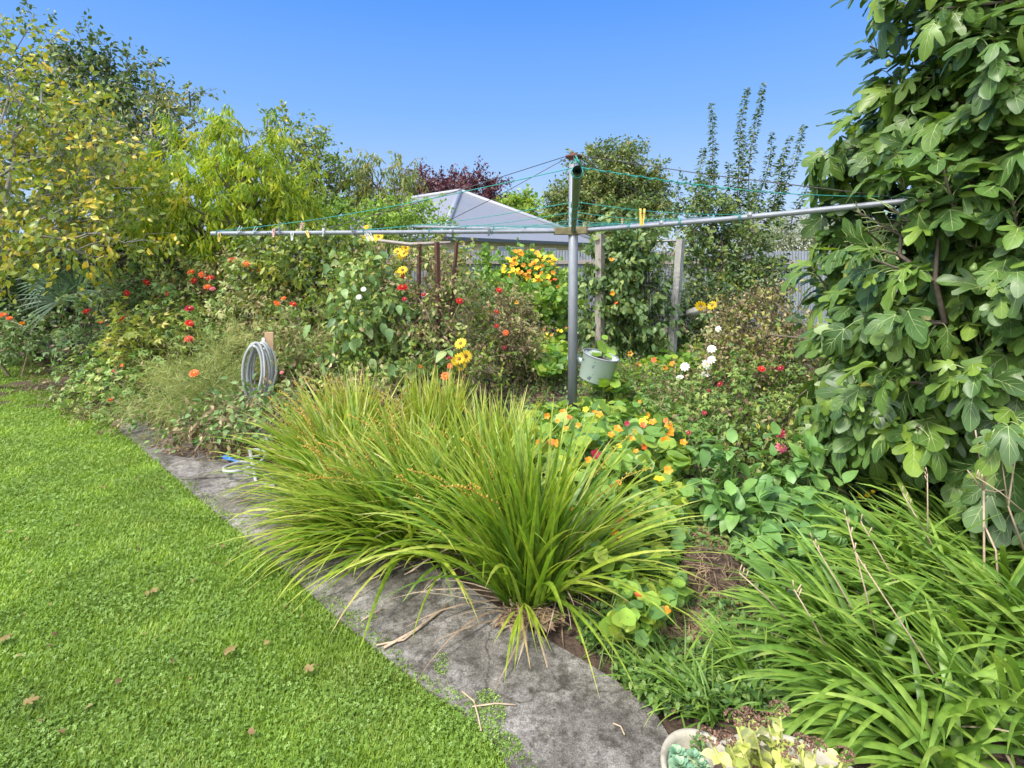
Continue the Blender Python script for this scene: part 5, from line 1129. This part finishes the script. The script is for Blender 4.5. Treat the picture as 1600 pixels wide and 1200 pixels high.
# moss and grit on slab
p = scatter_px([(762,1130,28,40),(790,1180,25,20),(560,975,30,10),(690,1050,12,20)], 1600); n = len(p); p[:,2] = .033; q = Geo()
q.add(L_far, frames(rvec(n)*[1,1,.4]+[0,0,.2], rvec(n)+[0,0,1])*(U(.004,.012,n)[:,None,None]), p, U(0,1,n)); tag(q.build('moss','clover'), 'green moss on the slab edge by the lawn', 'moss', kind='stuff')

# ---------------------------------------------------------------- fallen leaves
lm = leaf(.38,.25,.35,3); FL = []
for i in range(3):
    q = Geo(); q.add((lm[0],lm[1],lm[2],lm[3]), np.eye(3)[None], np.zeros((1,3)), np.array([.1+.4*i])); o = q.build('fallen_leaf','fallen'); FL.append(o.data); bpy.data.objects.remove(o)
q = Geo(); q.faces(*(lambda t_: (t_[0], [t_[1][sum(t_[2][:i]):sum(t_[2][:i+1])].tolist() for i in range(len(t_[2])) if t_[3][i] == 0]))(FIGS[2]), rnd=.75); o = q.build('fallen_leaf','fallen'); big = o.data; bpy.data.objects.remove(o)
spots = [(150,637),(88,688),(90,699),(30,754),(213,854),(32,675),(218,745),(230,842),(52,890),(54,903),(185,880),(120,822),(105,700),(237,920),(229,923),(213,858),(78,942),(125,941),(80,990),(40,960),(45,840),(101,896),(140,870),(35,1022),(78,1010),(40,1058),(228,990),(270,1030),(352,880),(362,872),(335,878),(350,850),(385,880),(450,945),(475,960),(300,1060),(190,1060),(100,1145),(145,1100),(318,1098),(388,1140),(20,830),(15,700),(160,760),(300,905),(250,760),(285,975),(420,1000),(500,1040),(60,1125),(110,665),(50,640),(20,612),(90,610),(130,690)]
for i,(px,py) in enumerate(spots):
    g_ = G(px,py,.045); o = bpy.data.objects.new('fallen_leaf', FL[i%3]); C.objects.link(o); o.location = tuple(g_); s_ = U(.014,.028); o.scale = (s_,)*3; o.rotation_euler = (U(-.4,.4),U(-.4,.4),U(0,6.28))
    tag(o, 'small curled brown leaf fallen on the mown lawn', 'leaf', 'small brown leaves scattered on the lawn')
for (px,py,lab,s_) in ((365,1010,'largest fallen leaf on the lawn, lobed and olive brown',.05),(478,1042,'orange brown lobed leaf on the lawn near the slab',.038),(15,992,'yellow lobed leaf on the lawn at the left picture edge',.05),(38,1098,'rust orange leaf on the lawn in the bottom left',.04),(238,921,'tan lobed leaf in the middle of the lawn',.035)):
    o = bpy.data.objects.new('fallen_leaf', big); C.objects.link(o); o.location = tuple(G(px,py,.05)); o.scale = (s_,)*3; o.rotation_euler = (.1,.15,U(0,6)); tag(o, lab, 'leaf')

# ---------------------------------------------------------------- pot plants
def rosette(p, r, label):
    t = thing('succulent_rosette', label, 'succulent', p); q = Geo()
    for ring,(n_,lift,sc) in enumerate(((9,.15,1),(8,.5,.8),(7,1.0,.6),(5,2,.4))): petals(q, n_, .12*r, sc*r, .34, lift, 0, .002*ring, ring*.4)
    q.build('leaves','echev',t,(0,0,0))
for (px,py,r_,lab) in ((1058,1180,.032,'blue green rosette at the upper left of the succulent pot'),(1085,1186,.030,'blue green rosette right of the largest one in the succulent pot'),(1062,1198,.034,'blue green rosette lowest in the succulent pot'),(1095,1198,.026,'small rosette at the right of the succulent pot')):
    rosette(G(px,py,.21), r_, lab)
q = Geo(); p = G(1094,1170,.21); n = 60; q.add(L_mid, frames(rvec(n)+[0,0,.4], rvec(n)+[0,0,1])*U(.010,.02,n)[:,None,None], p+NRM(size=(n,3))*[.016,.016,.014]+[0,0,.01], U(0,1,n)); tag(q.build('seedling','weed',None,tuple(p)), 'tiny green weed growing at the back of the succulent pot', 'weed')
sb = s2+np.array([0,0,.17]); t = thing('sedum', 'pale yellow sedum with brown pink seed heads filling the cream bowl', 'sedum', sb); st = Geo(); lf = Geo(); hd = Geo()
heads = [(1218,1108,.07),(1170,1118,.07),(1148,1122,.05),(1175,1128,.06),(1200,1125,.07),(1108,1152,.03),(1135,1155,.04),(1175,1160,.04),(1230,1172,.03),(1255,1160,.03),(1320,1180,.02),(1300,1195,.0),(1240,1195,.0),(1190,1195,.02),(1215,1150,.05),(1275,1165,.03),(1150,1180,.02)]
for i,(px,py,dz) in enumerate(heads):
    Yh = 1.40+.05*math.sin(i*2.1)+dz*.6; h = P(px,py,Yh); b0 = sb+np.array([(h[0]-sb[0])*.5,(h[1]-sb[1])*.4,-.02]); st.tube([b0,(b0+h)/2+[0,0,.01],h], .0035, 5)
    hasH = i not in (11,12,14)
    if hasH:
        m = 60; dd = rvec(m); dd[:,2] = abs(dd[:,2])*.6; pp = h+dd*[.024,.024,.018]
        hd = Geo(); hd.add(T_([(-1,0,0),(0,-1,0),(1,0,0),(0,1,0),(0,0,1.2)],[(0,1,4),(1,2,4),(2,3,4),(3,0,4),(3,2,1,0)]), frames(rvec(m),dd+.3*rvec(m))*U(.003,.0048,m)[:,None,None], pp, U(0,1,m)); hd.build('seed_head','sedumhead',t,sb)
    n = 16; u = U(.1,.9,n); pp = b0+(h-b0)*u[:,None]; a = U(0,6.28,n); ax = np.stack([np.cos(a),np.sin(a),U(0,.9,n)],1)
    lf.add(leaf(.36,.35,.25,4,.55), frames(ax, rvec(n)*.3+[0,0,1])*U(.028,.048,n)[:,None,None], pp, U(0,1,n))
st.build('stems','sedum',t,sb); lf.build('leaves','sedum',t,sb)
# ---------------------------------------------------------------- camera, light, sky
cam = bpy.data.cameras.new('camera'); co = bpy.data.objects.new('camera', cam); C.objects.link(co)
co.location = (0, 0, EYE); co.rotation_euler = (R(90), 0, 0)
cam.sensor_width = 36; cam.lens = 36*F/1600; cam.shift_y = -(600-HZ)/1600; cam.clip_end = 500; cam.clip_start = .05
bpy.context.scene.camera = co
FILL_GLOW = 19.0  # strength of the added fill glow in the unseen sky
EL, AZ = 54, -128     # azimuth of the sun from +Y, clockwise
sd = np.array([math.sin(R(AZ))*math.cos(R(EL)), math.cos(R(AZ))*math.cos(R(EL)), math.sin(R(EL))])
from mathutils import Vector
sl = bpy.data.lights.new('sun', 'SUN'); sl.energy = 3.0; sl.angle = R(12); sl.color = (1, .95, .86)
so = bpy.data.objects.new('sun', sl); C.objects.link(so); so.rotation_mode = 'QUATERNION'; so.rotation_quaternion = Vector(sd).to_track_quat('Z', 'Y')
w = bpy.data.worlds.new('World'); bpy.context.scene.world = w; w.use_nodes = True; nt = w.node_tree; nt.nodes.clear()
N = nt.nodes.new; L = nt.links.new
sky = N('ShaderNodeTexSky'); sky.sky_type = 'NISHITA'; sky.sun_disc = False; sky.sun_elevation = R(EL); sky.sun_rotation = R(AZ); sky.air_density = 1.0; sky.dust_density = .5
tc = N('ShaderNodeTexCoord'); sx = N('ShaderNodeSeparateXYZ'); L(tc.outputs['Generated'], sx.inputs[0])
rp = ramp(nt, [(.62,.78,1.0),(.42,.63,1.0),(.22,.48,1.0),(.09,.335,1.0),(.07,.29,.98)], [0,.12,.26,.44,1])
L(sx.outputs['Z'], rp.inputs[0])
mx = N('ShaderNodeMix'); mx.data_type = 'RGBA'; mx.inputs[0].default_value = .88
sc_ = N('ShaderNodeVectorMath'); sc_.operation = 'SCALE'; sc_.inputs['Scale'].default_value = 5.2
L(rp.outputs[0], sc_.inputs[0]); L(sky.outputs[0], mx.inputs[6]); L(sc_.outputs[0], mx.inputs[7])
# white fill glow added to the unseen sky behind the camera, towards the sun
dt = N('ShaderNodeVectorMath'); dt.operation = 'DOT_PRODUCT'; L(tc.outputs['Generated'], dt.inputs[0]); vd_ = np.array([-.30,-.78,.55]); dt.inputs[1].default_value = tuple(vd_/np.linalg.norm(vd_))
vr = ramp(nt, [(0,0,0),(.35,.34,.32),(1,.98,.93)], [.12,.5,1]); L(dt.outputs['Value'], vr.inputs[0])
vs_ = N('ShaderNodeVectorMath'); vs_.operation = 'SCALE'; vs_.inputs['Scale'].default_value = FILL_GLOW; L(vr.outputs[0], vs_.inputs[0])
ad = N('ShaderNodeVectorMath'); ad.operation = 'ADD'; L(mx.outputs[2], ad.inputs[0]); L(vs_.outputs[0], ad.inputs[1])
bg = N('ShaderNodeBackground'); bg.inputs['Strength'].default_value = .1; L(ad.outputs[0], bg.inputs[0])
o = N('ShaderNodeOutputWorld'); L(bg.outputs[0], o.inputs[0])
vs = bpy.context.scene.view_settings; vs.view_transform = 'Standard'; vs.look = 'None'; vs.exposure = 1.0; vs.gamma = 1
cy = bpy.context.scene.cycles; cy.max_bounces = 8; cy.transmission_bounces = 6; cy.diffuse_bounces = 4; cy.transparent_max_bounces = 4
